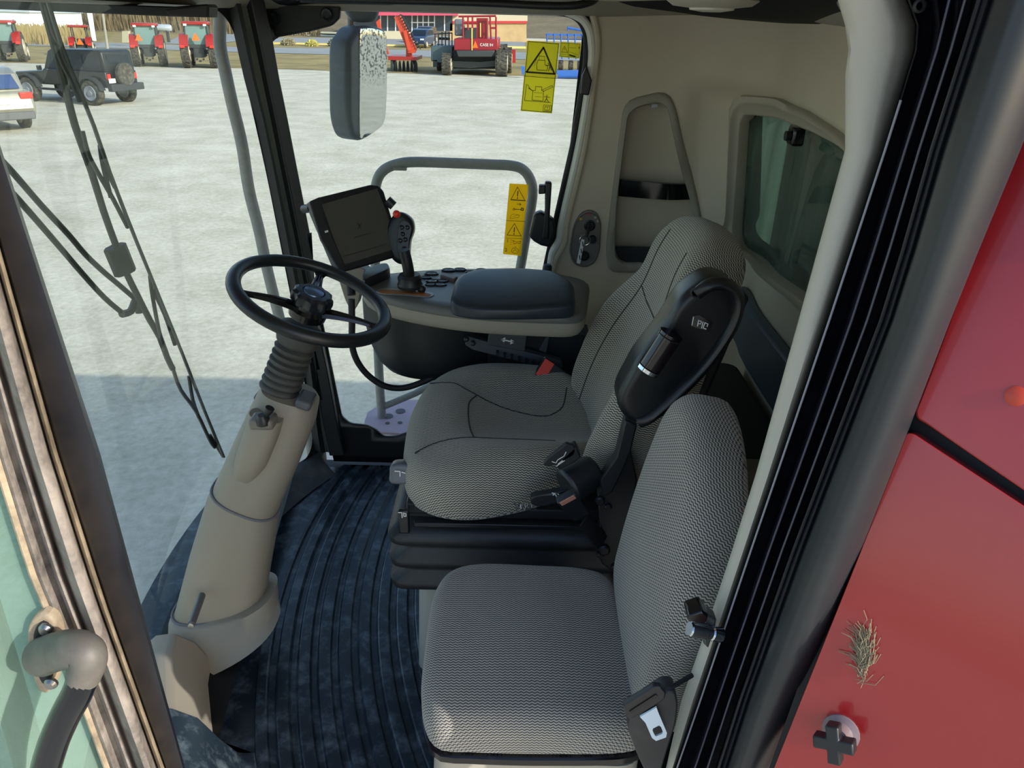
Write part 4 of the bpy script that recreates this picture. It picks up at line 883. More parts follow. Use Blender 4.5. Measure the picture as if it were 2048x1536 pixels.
p1 = thing('body_panel', 'upper red side panel beyond the rear door pillar', 'panel', onplane(1980, 600, fP[0], fP[3]), 'red side panels of the body')
P_ = px2(fP, [(2184, -80), (2110, 110), (2048, 270), (1980, 435), (1913, 600), (1866, 728), (1830, 824), (1834, 838), (1852, 848), (2048, 982), (2240, 1112), (2240, -80)])
plate(fP, P_, .03, .008).build('panel_sheet', M_redp, p1, bevel=.006, bseg=3)
c = onplane(2032, 792, fP[0], fP[3]); MB().lathe(c, fP[3], [(.010, 0), (.010, .001), (.007, .002), (.001, .002)], 20).build('marker_lamp', plain('marker_orange', 'b83a20', .35), p1)
p2 = thing('body_panel', 'lower red side panel with the black turn latch', 'panel', onplane(1800, 1200, fP[0], fP[3]), 'red side panels of the body')
P_ = px2(fP, [(1814, 866), (1828, 868), (1846, 880), (2048, 1012), (2240, 1138), (2240, 1700), (1484, 1700), (1548, 1536), (1722, 1100)])
plate(fP, P_, .03, .008).build('panel_sheet', M_redp, p2, bevel=.006, bseg=3)
lt = thing('turn_latch', 'black four-lobed turn latch on the lower red panel', 'latch', onplane(1660, 1465, fP[0], fP[3]))
c = onplane(1682, 1464, fP[0], fP[3]); n_ = fP[3]
MB().lathe(c, n_, [(.020, 0), (.020, .003), (.014, .006), (.012, .02)], 20).build('washer', plain('washer_grey', '7a6a6e', .4), lt)
m = MB(); pts = []
for k in range(4):
    for a_, r_ in ((-.32, .022), (.32, .022), (.785, .009)): t = k*pi/2+a_+.35; pts.append(c+n_*.02+(fP[1]*cos(t)+fP[2]*sin(t))*r_)
m.prism(pts, n_*.018); m.build('lobed_knob', M_black, lt, bevel=.002)
ch = thing('dry_chaff', 'clump of dry straw stuck to the lower red panel above the turn latch', 'chaff', onplane(1722, 1320, fP[0], fP[3])); random.seed(3)
m = MB()
for i in range(200):
    u = 1722+random.gauss(0, 3.5)+(random.random()-.5)*2; v = 1318+random.gauss(0, 22); a = onplane(u, v, fP[0], fP[3])+n_*random.uniform(.001, .006); t = random.gauss(1.35, .5); l = random.uniform(.006, .016)
    m.tube([a, a+(fP[1]*cos(t)+fP[2]*sin(t))*l+n_*.001, a+(fP[1]*cos(t+.4)+fP[2]*sin(t+.4))*l*1.7], .0004, 4, smooth=False)
o = m.build('straw_strands', plain('straw', '8c8168', .9), ch); o['kind'] = 'stuff'
# ------------------------------------------------------------------ front door pillar and open door leaf
q0 = [(-120, -120), (0, 290), (200, 905), (370, 1536), (414, 1700)]
q1 = [(-200, -120), (-60, 290), (0, 496), (113, 900), (209, 1200), (329, 1536), (388, 1700)]
q2 = [(-330, -120), (-190, 290), (0, 957), (62, 1150), (120, 1290), (160, 1400), (210, 1536), (270, 1700)]
VS = [-120, 0, 150, 290, 400, 496, 640, 780, 905, 1050, 1150, 1220, 1290, 1350, 1400, 1470, 1536, 1700]
m = MB(); m.ring(rails([(q0, .80), (q0, .86), (q1, .86), (q1, .79), (lerp_r(q1, q0, .15), .775), (lerp_r(q1, q0, .9), .775)], VS)); struct(m.build('trim_20', plain('front_post', '1a1c24', .35, dust=.05, dustcol='6a6a68', dscale=7), ang=50), 'dark front door post of the cab')
dl = thing('cab_door', 'opened glass cab door with dusty rubber-sealed frame at the left edge', 'door', at(130, 1300, y=.75))
M_dusty = plain('dusty_seal', '4a4644', .6, dust=.95, dustcol='9c938a', dscale=10, lo=.35, hi=.6)
M_tan = plain('dusty_seal_tan', '5c5348', .6, dust=.95, dustcol='b3a288', dscale=14, lo=.3, hi=.6)
m = MB(); m.grid(rails([(lerp_r(q1, q2, -.02), .80), (lerp_r(q1, q2, .02), .765), (lerp_r(q1, q2, .06), .757), (lerp_r(q1, q2, .10), .765), (lerp_r(q1, q2, .12), .785)], VS)); m.build('outer_seal', M_tan, dl, ang=60)
m = MB(); m.grid(rails([(lerp_r(q1, q2, k), y) for k, y in ((.10, .79), (.14, .765), (.16, .755), (.24, .74), (.34, .735), (.42, .745), (.47, .765), (.49, .77), (.53, .76), (.56, .75), (.60, .748), (.64, .76), (.66, .77), (.74, .765), (.80, .755), (.86, .75), (.92, .753), (1, .77))], VS)); m.build('door_frame', M_dusty, dl, ang=60)
m = MB(); m.tube([at(rail(q2, v)+4, v, y=.752) for v in VS], .0045, 8, smooth=False); m.build('glass_bead', M_tan, dl)
M_dg = glassm('door_glass', (.74, .9, .80, 1), .42, gloss=.03, dscale=1.2, dcol=(.36, .50, .43, 1))
rowA = [at(rail(q2, v)+6, v, y=.765) for v in VS]; DV = V((-.80, -.50, 0))
m = MB(); m.grid([[a, a+DV*.25+V((0, -.0, 0)), a+DV*.5+V((0, .02, 0)), a+DV*.8+V((.02, .05, 0))] for a in rowA]); m.build('door_glass', M_dg, dl, solid=.006)
# grab handle on the door
hm = sub(pad(px2(yfr(.735), [(52, 1262), (70, 1232), (95, 1232), (112, 1256), (118, 1300), (112, 1350), (100, 1384), (84, 1390), (70, 1372), (56, 1320)]), yfr(.735), .02, .008, n=40).build('handle_mount', M_tan, dl), dl)
pad(px2(yfr(.730), [(66, 1270), (78, 1248), (94, 1252), (104, 1290), (104, 1345), (94, 1372), (80, 1362), (68, 1320)]), yfr(.730), .01, .003, n=36).build('mount_recess', M_black2, hm)
for u, v in ((94, 1256), (104, 1364)): MB().lathe(at(u, v, y=.729), (0, -1, 0), [(.009, 0), (.009, .004), (.006, .008), (.002, .008)], 14).build('mount_bolt', M_steel, hm)
MB().tube([at(88, 1312, y=.72), at(118, 1302, y=.70), at(150, 1298, y=.68), at(172, 1306, y=.672), at(176, 1325, y=.668), at(166, 1356, y=.665)], lambda t: (.026-.006*t), 18).build('handle_elbow', plain('elbow_rubber', '55524e', .55, dust=.5, dustcol='847e74', dscale=12), dl)
MB().tube([at(170, 1345, y=.665), at(155, 1385, y=.66), at(128, 1436, y=.655), at(104, 1495, y=.65), at(86, 1570, y=.645), at(74, 1700, y=.64)], .0185, 18).build('grab_handle', plain('handle_black', '10141a', .15), dl)
m = MB(); m.tube([at(-60, 1140, y=1.1), at(-10, 1290, y=1.1), at(40, 1450, y=1.1), at(70, 1560, y=1.1), at(110, 1700, y=1.1)], (.03), 10); m.build('lower_frame', plain('lower_frame_dark', '34383a', .5, dust=.6, dustcol='5c605c', dscale=15), dl)
# ------------------------------------------------------------------ just outside the cab
M_wip = plain('wiper_black', '2c302e', .5)
def wpt(u, v, d=.05): q = onprof(u, v, d); return W(q[0], q[1], d)
wp_ = thing('windshield_wiper', 'long black windshield wiper with linked arms hanging down outside the glass', 'wiper', wpt(240, 520))
def wl_(pts, d=.05): return [wpt(u, v, d) for u, v in pts]
MB().tube(wl_([(74, -30), (84, 0), (100, 60), (117, 120), (135, 190), (150, 250), (182, 341), (207, 420), (232, 491), (252, 545), (273, 587), (300, 640), (319, 674), (335, 715), (346, 738)], .062), .0085, 8, seg=2).build('main_arm', M_wip, wp_)
MB().tube(wl_([(86, -30), (95, 0), (122, 88), (150, 160), (187, 250), (218, 340), (251, 428), (278, 495), (301, 551), (325, 610), (346, 660), (378, 742), (410, 824), (447, 913)], .03), (lambda t: (.0045, .009)), 8, seg=2).build('wiper_blade', M_wip, wp_)
for q in ([(92, 10), (107, 65), (122, 90)], [(112, 90), (124, 125), (142, 160), (160, 203)], [(165, 262), (176, 305), (190, 335), (222, 390), (240, 425), (256, 455)], [(200, 290), (206, 330), (222, 395)], [(206, 325), (230, 375)], [(300, 551), (305, 590), (318, 660), (330, 700)], [(306, 580), (330, 630), (350, 690)], [(346, 738), (362, 780), (392, 822), (420, 880), (430, 895)], [(378, 752), (386, 800), (398, 835)], [(420, 870), (447, 913)]):
    MB().tube(wl_(q, .042), .0055, 6, seg=3).build('blade_link', M_wip, wp_)
c = wpt(240, 520, .068); d_ = (wpt(250, 545, .068)-wpt(230, 495, .068)).normalized(); MB().tube([c-d_*.04, c+d_*.04], (.030, .016), 8, smooth=False).build('joint_block', M_wip, wp_, bevel=.003)
for q in ([(-20, 298), (23, 343), (80, 408), (137, 469), (170, 508), (205, 542), (240, 572), (272, 600)], [(-20, 338), (41, 405), (114, 487), (165, 548), (210, 596), (246, 627)]):
    MB().tube(wl_(q, .085), .0068, 10, seg=3).build('drive_arm', M_wip, wp_)
MB().tube(wl_([(244, 628), (262, 622), (272, 600), (278, 626)], .08), .010, 8, seg=3).build('arm_link', M_wip, wp_)
pl = thing('mirror_arm_pole', 'bent grey steel pole standing outside the windshield beside the front post', 'pole', at(520, 480, y=2.72))
MB().tube([at(u, v, y=2.72) for u, v in ((436, -20), (440, 40), (440, 90), (452, 150), (465, 210), (484, 290), (498, 380), (518, 460), (535, 540), (560, 640), (585, 730), (612, 850), (625, 910))], .0205, 16).build('pole_tube', M_grey, pl)
gh = thing('outer_grab_rail', 'grey steel grab rail loop standing outside the side window', 'rail', at(760, 850, y=2.9))
MB().tube([at(u, v, y=2.9) for u, v in ((765, 845), (760, 780), (756, 700), (752, 600), (750, 480), (750, 400), (754, 362), (768, 340), (795, 328), (830, 324), (900, 326), (980, 329), (1020, 331), (1044, 338), (1060, 358), (1065, 392), (1052, 470), (1040, 540), (1010, 700), (985, 845))], .0195, 16, seg=4).build('rail_loop', M_grey, gh)
MB().tube([at(770, 812, y=2.9), at(832, 786, y=2.92), at(985, 700, y=2.96)], .015, 12, smooth=False).build('brace', M_grey, gh)
MB().box(at(800, 337, y=2.89), (.05, .02, .012)).build('weld_tab', M_grey, gh)
pk = thing('step_plate', 'pale pinkish perforated step plate outside the lower side window', 'step', at(790, 830, z=-.14))
zf = zfr(-.14); A_ = px2(zf, [(728, 846), (735, 825), (755, 812), (815, 800), (1000, 796), (1000, 880), (762, 864), (747, 856)])
plate(zf, A_, .012, .01).build('plate_sheet', plain('plate_pink', 'bfa6b4', .6, dust=.3, dustcol='a89aa2', dscale=20), pk)
for u, v in ((776, 832), (801, 822), (775, 846), (800, 845)):
    c = at(u, v, z=-.138); MB().lathe(c, (0, 0, 1), [(.022 if v < 840 else .010, 0), (.022 if v < 840 else .010, .001)], 20).build('step_hole', plain('hole_dark', '5a5460', .7), pk)
# door mirror
mr = thing('outside_mirror', 'tall grey-backed rear-view mirror hanging outside the side window', 'mirror', at(735, 170, y=2.75))
fm_ = frame(at(735, 170, y=2.75), (.52, .86, 0), (0, 0, 1))
if fm_[3].dot(EYE-fm_[0]) < 0: fm_ = (fm_[0], fm_[1], -fm_[2], -fm_[3])
H_ = px2(fm_, [(708, 70), (722, 54), (748, 52), (772, 60), (777, 80), (778, 130), (777, 200), (772, 245), (758, 262), (730, 280), (716, 280), (705, 268), (697, 230), (696, 150), (698, 90)])
hs_ = sub(pad(H_, fm_, .09, .02, n=64).build('housing', plain('mirror_housing', '5c646c', .45, dust=.4, dustcol='7c8288', dscale=18), mr), mr)
G_ = px2(sh(fm_, .002), [(720, 66), (728, 57), (748, 57), (768, 64), (773, 80), (774, 130), (773, 200), (768, 244), (756, 258), (732, 274), (721, 276), (719, 262), (720, 160)])
n = NT('mirror_face'); g = n.n('BsdfGlossy', Roughness=.02, Color=(.62, .65, .65, 1)); df = n.n('BsdfDiffuse', Color=(.30, .32, .32, 1)); tc = n.n('TexCoord')
t1 = n.n('TexNoise', Scale=110.0, Detail=3.0); n.l(tc.outputs['Object'], t1.inputs[0]); sx = n.n('SeparateXYZ'); n.l(tc.outputs['Object'], sx.inputs[0])
up_ = n.ramp(n.math('ADD', n.math('MULTIPLY', sx.outputs[2], 4.0), .5), [(.45, .02), (.7, .8)])
mx = n.n('MixShader'); n.l(n.math('ADD', n.math('MULTIPLY', n.ramp(t1.outputs[0], [(.5, 0.), (.6, 1.)]), up_), .10), mx.inputs[0]); n.l(g.outputs[0], mx.inputs[1]); n.l(df.outputs[0], mx.inputs[2]); n.l(mx.outputs[0], n.out.inputs[0])
MATS['mirror_face'] = n.m
pad(G_, sh(fm_, .002), .004, .001, n=64).build('mirror_glass', n.m, hs_)
MB().box(at(690, 160, y=2.78), (.03, .05, .12)).build('clamp_block', plain('clamp_dark', '34383c', .5), mr, bevel=.006)
MB().tube([at(692, 190, y=2.82), at(694, 215, y=2.82)], .008, 8, smooth=False).build('clamp_pin', M_black, mr)
MB().tube([at(700, -40, y=2.85), at(702, 60, y=2.83), at(705, 160, y=2.82), at(700, 210, y=2.82)], .012, 10).build('mirror_stem', M_grey, mr)
mb2 = thing('outside_mirror', 'bottom of the small round mirror above the tall mirror', 'mirror', at(728, 20, y=2.78))
f_ = frame(at(728, 10, y=2.78), (1, .3, 0), (0, 0, 1))
if f_[3].dot(EYE-f_[0]) < 0: f_ = (f_[0], f_[1], -f_[2], -f_[3])
pad(px2(f_, [(690, 14), (698, 34), (712, 44), (745, 44), (756, 36), (762, 10), (760, -40), (700, -50)]), f_, .06, .02, n=48).build('housing', MATS['mirror_housing'], mb2)
# ------------------------------------------------------------------ the yard and what stands in it
GZ = -2.0
def G(u, v, z=GZ): return at(u, v, z=z)
def ground_noise(name, a, b, sc=.35, sc2=6., streak=1., rough=.9, amt=.8, mid=(.35, .65)):
    n = NT(name); bs = n.n('BsdfPrincipled', Roughness=rough); bs.inputs['Specular IOR Level'].default_value = .15; tc = n.n('TexCoord'); mp = n.n('Mapping'); n.l(tc.outputs['Object'], mp.inputs[0]); mp.inputs['Scale'].default_value = (1, streak, 1)
    t = n.n('TexNoise', Scale=sc, Detail=9.0, Roughness=.65); n.l(mp.outputs[0], t.inputs[0]); t2 = n.n('TexNoise', Scale=sc2, Detail=6.0, Roughness=.7); n.l(mp.outputs[0], t2.inputs[0])
    f = n.math('ADD', n.math('MULTIPLY', t.outputs[0], amt), n.math('MULTIPLY', t2.outputs[0], 1-amt))
    n.l(n.mix(n.ramp(f, [(mid[0], 0.), (mid[1], 1.)]), srgb(a), srgb(b)), bs.inputs['Base Color'])
    bp = n.n('Bump', Strength=.4, Distance=.03); n.l(t2.outputs[0], bp.inputs['Height']); n.l(bp.outputs[0], bs.inputs['Normal'])
    n.l(bs.outputs[0], n.out.inputs[0]); MATS[name] = n.m; return n.m
M_grav = ground_noise('pale_gravel', 'aea896', 'dcd6c6', .9, 11., 1.0, amt=.5, mid=(.38, .66))
M_grass = ground_noise('dry_grass', '7d704e', 'a89668', .4, 9.)
M_asph = ground_noise('asphalt', '8b8d90', '9b9c9d', .3, 5.)
M_field = ground_noise('dry_field', '8a7d60', 'a59572', .15, 3.)
def quad(name, pts, z, mat, T=.0):
    m = MB(); P = [V((p[0], p[1], z)) for p in pts]; m.add(P, [tuple(range(len(P)))]); return struct(m.build(name, mat, recalc=True))
quad('ground', [(-260, -60), (260, -60), (260, 160), (-260, 160)], GZ, M_grav)
gl = lambda L: [G(u, v) for u, v in L]
quad('ground_grass', gl([(-900, 92), (-100, 122), (300, 133), (560, 138), (780, 146), (1060, 152), (1500, 170), (3000, 240), (3000, 120), (1060, 82), (-900, 38)]), GZ+.02, M_grass)
quad('ground_road', gl([(-900, 62), (55, 92), (470, 105), (700, 111), (1100, 121), (2200, 156), (2200, 136), (1100, 107), (700, 98), (470, 95), (55, 81), (-900, 52)]), GZ+.05, M_asph)
quad('ground_parking', gl([(546, 76), (546, 89), (700, 93), (1050, 97), (1050, 84), (760, 76)]), GZ+.06, M_asph)
quad('ground_drive', gl([(360, 72), (330, 88), (395, 91), (560, 75), (450, 68)]), GZ+.06, M_asph)
cbm = MB(); A_ = [G(545, 89), G(700, 92.5), G(900, 95), G(1052, 97.5)]
cbm.ring([[a, a+V((0, .5, 0)), a+V((0, .5, .25)), a+V((0, 0, .25))] for a in A_]); struct(cbm.build('trim_kerb', plain('kerb_yellow', 'd8c070', .7)))
hm_ = MB(); rows = []
for j, (y, z) in enumerate(((155, GZ+.05), (175, 0), (200, 3.5), (240, 9.), (300, 16.))):
    rows.append([V((-260+520*i/60, y+6*sin(i*.7), z*(1+.25*sin(i*.9+j))+.3*sin(i*2.3))) for i in range(61)])
hm_.grid(rows); struct(hm_.build('ground_hill', ground_noise('brown_hill', '5f5446', '8d7f66', .12, 2., amt=.6)))
br = MB(); random.seed(11)
for i in range(1500):
    u = random.uniform(85, 640); y = random.uniform(136, 168); b = at(u, 60, y=y); b.z = GZ; h = random.uniform(2.5, 8)
    d = V((random.gauss(0, .5), random.gauss(0, .4), h)); p = b+d*.5+V((random.gauss(0, .2), 0, 0)); w_ = random.uniform(.04, .14)
    br.prism([b-V((w_, 0, 0)), b+V((w_, 0, 0)), b+V((0, w_, 0))], d)
o = br.build('bare_brush', ground_noise('brush_bark', '6e6150', '9c8b6c', .5, 4.), smooth=False); meta(o, 'brown bare brush and saplings along the far side of the road', 'brush', kind='stuff')
rd = MB()
for i in range(900):
    u = random.uniform(-40, 170); y = random.uniform(82, 100); b = at(u, 60, y=y); b.z = GZ; d = V((random.gauss(0, .15), random.gauss(0, .1), random.uniform(.8, 1.8))); rd.prism([b-V((.05, 0, 0)), b+V((.05, 0, 0)), b+V((0, .05, 0))], d)
o = rd.build('dry_reeds', plain('reed', 'b09a68', .9), smooth=False); meta(o, 'tan dry reeds behind the tractors at the upper left', 'reeds', kind='stuff')
# colours
M_red = plain('implement_red', '98241f', .35); M_red2 = plain('tractor_red', '9a2824', .35); M_org = plain('implement_orange', 'c04428', .45); M_tyre = plain('tyre', '34332f', .8, dust=.6, dustcol='8a8272', dscale=8)
M_iron = plain('dark_iron', '34383a', .5); M_smv = plain('smv_orange', 'ff6a20', .5); M_cabg = plain('far_cab_glass', '6f8a88', .12); M_rim = plain('rim_pale', 'b8b09c', .5); M_blk = plain('car_black', '14181c', .22, coat=.5); M_win = plain('far_window', '1c2630', .1)
class X:
    """local frame: right, forward, up, scaled and turned on the ground"""
    def __init__(s, u, v, ang, k=1., z=GZ): s.o = G(u, v, z); s.r = Matrix.Rotation(radians(ang), 3, 'Z'); s.k = k
    def __call__(s, x, y, z): return s.o+s.r @ V((x, y, z))*s.k
    def box(s, m, c, size, **kw):
        P = s(*c); m.box(P, [q*s.k for q in size], rot=s.r, **kw); return m
    def prism(s, m, pts, axis, w0, w1):
        f = {'x': lambda a, b, w: s(w, a, b), 'y': lambda a, b, w: s(a, w, b)}[axis]
        A = [f(a, b, w0) for a, b in pts]; B = [f(a, b, w1) for a, b in pts]; m.ring([A, B]); return m
def wheel(t, X_, c, r, w, name='wheel', lug=True, rim=M_rim):
    a = X_(c[0]-w/2, c[1], c[2]); b = X_(c[0]+w/2, c[1], c[2]); ax = (b-a).normalized(); k = X_.k
    m = MB(); m.lathe(a, ax, [(r*.55*k, .02*k), (r*.9*k, 0), (r*k, w*.12*k), (r*k, w*.88*k), (r*.9*k, w*k), (r*.55*k, w*k-.02*k)], 28)
    if lug:
        x = ax.orthogonal().normalized(); y = ax.cross(x); n_ = 22
        for i in range(n_):
            for sgn, ph in ((1, 0), (-1, .5)):
                t0 = 2*pi*(i+ph)/n_; t1 = t0+.16; q0, q1 = (a+ax*w*k*.5), (a+ax*w*k*(.5+.48*sgn)); rr_ = r*k*1.03
                p = [q0+(x*cos(t0)+y*sin(t0))*rr_, q0+(x*cos(t0+.07)+y*sin(t0+.07))*rr_, q1+(x*cos(t1+.07)+y*sin(t1+.07))*rr_, q1+(x*cos(t1)+y*sin(t1))*rr_]
                m.ring([p, [q-(q-q0.lerp(q1, .5)).normalized()*.05*k for q in p]])
    o = sub(m.build(name, M_tyre, t), t)
    mr_ = MB(); mr_.lathe(a, ax, [(r*.60*k, .02*k), (r*.58*k, -.02*k), (r*.5*k, .0), (r*.22*k, .01*k), (r*.2*k, -.03*k)], 20); mr_.lathe(b, -ax, [(r*.60*k, .02*k), (r*.58*k, -.02*k), (r*.5*k, .0), (r*.22*k, .01*k), (r*.2*k, -.03*k)], 20); mr_.build('wheel_rim', rim, o)
def tractor(label, u, v, ang, k, rops=False, redlamp=True, tank=None):
    X_ = X(u, v, ang, k); t = thing('tractor', label, 'tractor', X_.o, 'tractors parked along the grass')
    r = 1.0 if not rops else .7; tw = .52 if not rops else .38; xo = .85 if not rops else .62
    wheel(t, X_, (-xo, 0, r), r, tw, 'rear_wheel'); wheel(t, X_, (xo, 0, r), r, tw, 'rear_wheel')
    wheel(t, X_, (-xo*.95, 2.3, r*.62), r*.62, tw*.75, 'front_wheel'); wheel(t, X_, (xo*.95, 2.3, r*.62), r*.62, tw*.75, 'front_wheel')
    m = MB(); X_.box(m, (0, .9, r*.95), (.55, 2.6, .6)); X_.box(m, (0, 0, r), (xo*2, .25, .25)); m.build('chassis', M_iron, t)
    m = MB(); X_.box(m, (0, 2.0, r*1.45), (.62, 1.7, .55)); m.build('hood', M_red2, t, bevel=.08*k)
    m = MB()
    for s_ in (-1, 1): X_.box(m, (s_*.2, -.35, r*.55), (.08, .7, .08)); X_.box(m, (s_*.28, -.25, r*.95), (.07, .3, .55))
    X_.box(m, (0, -.2, r*1.05), (.7, .25, .45)); X_.box(m, (0, -.5, r*.45), (.12, .5, .1)); m.build('rear_hitch', M_iron, t)
    for s_ in (-1, 1):
        m = MB(); rows = []
        for i in range(7):
            a = pi*.1+pi*.6*i/6; rr_ = r*1.12; rows.append([X_(s_*(xo-tw*.6), -rr_*cos(a), r+rr_*sin(a)), X_(s_*(xo+tw*.45), -rr_*cos(a), r+rr_*sin(a)), X_(s_*(xo+tw*.45), -rr_*cos(a)*.92, r+rr_*sin(a)*.94), X_(s_*(xo-tw*.6), -rr_*cos(a)*.92, r+rr_*sin(a)*.94)])
        m.ring(rows); o = sub(m.build('fender', M_red2, t), t)
        m = MB(); X_.box(m, (s_*(xo+tw*.1), -r*1.12, r*1.35), (.28, .06, .16)); m.build('tail_lamp', plain('tail_red', 'd83028', .3), o)
    if rops:
        m = MB()
        for s_ in (-1, 1): m.tube([X_(s_*.5, -.2, r*1.2), X_(s_*.5, -.2, 2.15)], .045*k, 8, smooth=False); m.tube([X_(s_*.5, .9, r*1.2), X_(s_*.5, .8, 2.15)], .035*k, 8, smooth=False)
        m.build('roll_frame', M_iron, t); m = MB(); X_.box(m, (0, .3, 2.22), (1.35, 1.5, .16)); m.build('canopy', M_red, t, bevel=.06*k)
        m = MB(); X_.box(m, (0, .2, r*1.55), (.5, .5, .5)); m.build('operator_seat', M_iron, t, bevel=.05*k)
    else:
        m = MB()
        for s_ in (-1, 1):
            for y_ in (-.45, .95): m.tube([X_(s_*.72, y_, 1.3), X_(s_*.68, y_*.95, 2.62)], .05*k, 8, smooth=False)
        X_.box(m, (0, .25, 1.35), (1.45, 1.4, .2)); m.build('cab_frame', M_iron, t)
        m = MB(); X_.box(m, (0, .25, 2.0), (1.36, 1.3, 1.2)); m.build('cab_glass', M_cabg, t)
        m = MB(); X_.box(m, (0, .25, 2.72), (1.65, 1.7, .2)); m.build('roof', M_red2, t, bevel=.06*k)
        m = MB(); X_.box(m, (0, .1, 1.75), (.5, .5, .8)); m.build('operator_seat', M_iron, t, bevel=.05*k)
        m = MB(); m.tube([X_(.62, 1.35, 1.5), X_(.62, 1.35, 2.85)], .045*k, 8, smooth=False); m.build('exhaust_pipe', M_iron, t)
        for s_ in (-1, 1): m = MB(); X_.box(m, (s_*.6, -.65, 2.62), (.2, .08, .12)); m.build('work_lamp', plain('lamp_white', 'd8dcdc', .3), t)
    sx = (-.45 if not rops else 0)*(1 if tank is None else tank); m = MB(); zc = r*1.9 if not rops else r*1.6
    X_.prism(m, [(sx-.24, zc-.2), (sx+.24, zc-.2), (sx+.04, zc+.22), (sx-.04, zc+.22)], 'y', -.85 if not rops else -.6, -.82 if not rops else -.57); m.build('warning_triangle', M_smv, t)
    return t
tractor('red cab tractor parked at the far left edge, cut by the frame', 22, 124, 24, .92)
tractor('small red tractor with open canopy parked behind the black off-roader', 168, 114, 22, .98, rops=True)
tractor('clean red cab tractor parked just right of the black off-roader', 303, 133, 20, .94)
tractor('worn red cab tractor with dusty frame, rightmost before the front window post', 404, 136, 16, 1.0, tank=.1)
# black off-roader
def offroader():
    X_ = X(163, 203, 67, 1.08); t = thing('off_road_car', 'black boxy off-road car with rear spare wheel parked on the gravel', 'car', X_.o)
    X_.r = Matrix.Rotation(radians(90-18), 3, 'Z')       # forward (local y) points to picture left and away
    for x_ in (-.78, .78):
        for y_ in (-1.45, 1.5): wheel(t, X_, (x_, y_, .42), .43, .28, lug=False, rim=plain('rim_dark', '7c8086', .3))
    m = MB(); X_.prism(m, [(-2.15, .62), (2.05, .62), (2.15, .8), (2.1, 1.02), (.75, 1.12), (.68, 1.18), (-2.15, 1.16)], 'x', -.74, .74); m.build('body', M_blk, t, bevel=.04)
    m = MB(); X_.prism(m, [(-2.15, 1.14), (.72, 1.14), (.35, 1.78), (.2, 1.84), (-2.0, 1.86), (-2.1, 1.8)], 'x', -.70, .70); hd_ = sub(m.build('hard_top', plain('top_black', '1c2024', .4), t, bevel=.05), t)
    for a, b in ((-2.0, -1.25), (-1.18, -.42), (-.34, .42)):
        for s_ in (-1, 1):
            m = MB(); X_.prism(m, [(a, 1.22), (b, 1.22), (b-.02 if b < .4 else .2, 1.68), (a, 1.70)], 'x', s_*.70, s_*.715); m.build('side_window', M_win, hd_)
    m = MB(); X_.prism(m, [(-.55, 1.22), (.55, 1.22), (.5, 1.7), (-.5, 1.7)], 'y', -2.13, -2.09); m.build('rear_window', M_win, hd_)
    for x_ in (-1, 1):
        for y_ in (-1.45, 1.5):
            m = MB(); rows = []
            for i in range(7):
                a = pi*(.05+.9*i/6); rows.append([X_(x_*.70, y_+.56*cos(a), .45+.54*sin(a)), X_(x_*.94, y_+.56*cos(a), .45+.54*sin(a)), X_(x_*.94, y_+.52*cos(a), .45+.48*sin(a)), X_(x_*.70, y_+.52*cos(a), .45+.48*sin(a))])
            m.ring(rows); m.build('fender', plain('flare_black', '2a2e32', .6), t)
        m = MB(); X_.box(m, (x_*.82, 0, .48), (.12, 2.0, .07)); m.build('side_step', plain('flare_black', '2a2e32', .6), t)
        m = MB(); X_.box(m, (x_*.62, -2.17, .98), (.14, .04, .2)); m.build('tail_lamp', plain('tail_red', 'd83028', .3), t)
    for y_, n_ in ((-2.28, 'rear_bumper'), (2.25, 'front_bumper')): m = MB(); X_.box(m, (0, y_, .62), (1.55, .22, .24)); m.build(n_, plain('flare_black', '2a2e32', .6), t, bevel=.03)
    a = X_(0, -2.2, 1.05); ax = X_(0, -2.5, 1.05)-a; m = MB(); m.lathe(a, ax, [(.2, 0), (.40, .02), (.43, .08), (.43, .2), (.38, .25), (.2, .22), (.1, .2)], 28); m.build('spare_wheel', M_tyre, t)
    m = MB(); X_.box(m, (-.52, -2.19, .85), (.3, .02, .15)); m.build('number_plate', M_white, t)
    m = MB(); X_.box(m, (-.85, .75, 1.2), (.16, .1, .16)); X_.box(m, (.85, .75, 1.2), (.16, .1, .16)); m.build('door_mirrors', M_blk, t, bevel=.02)
offroader()
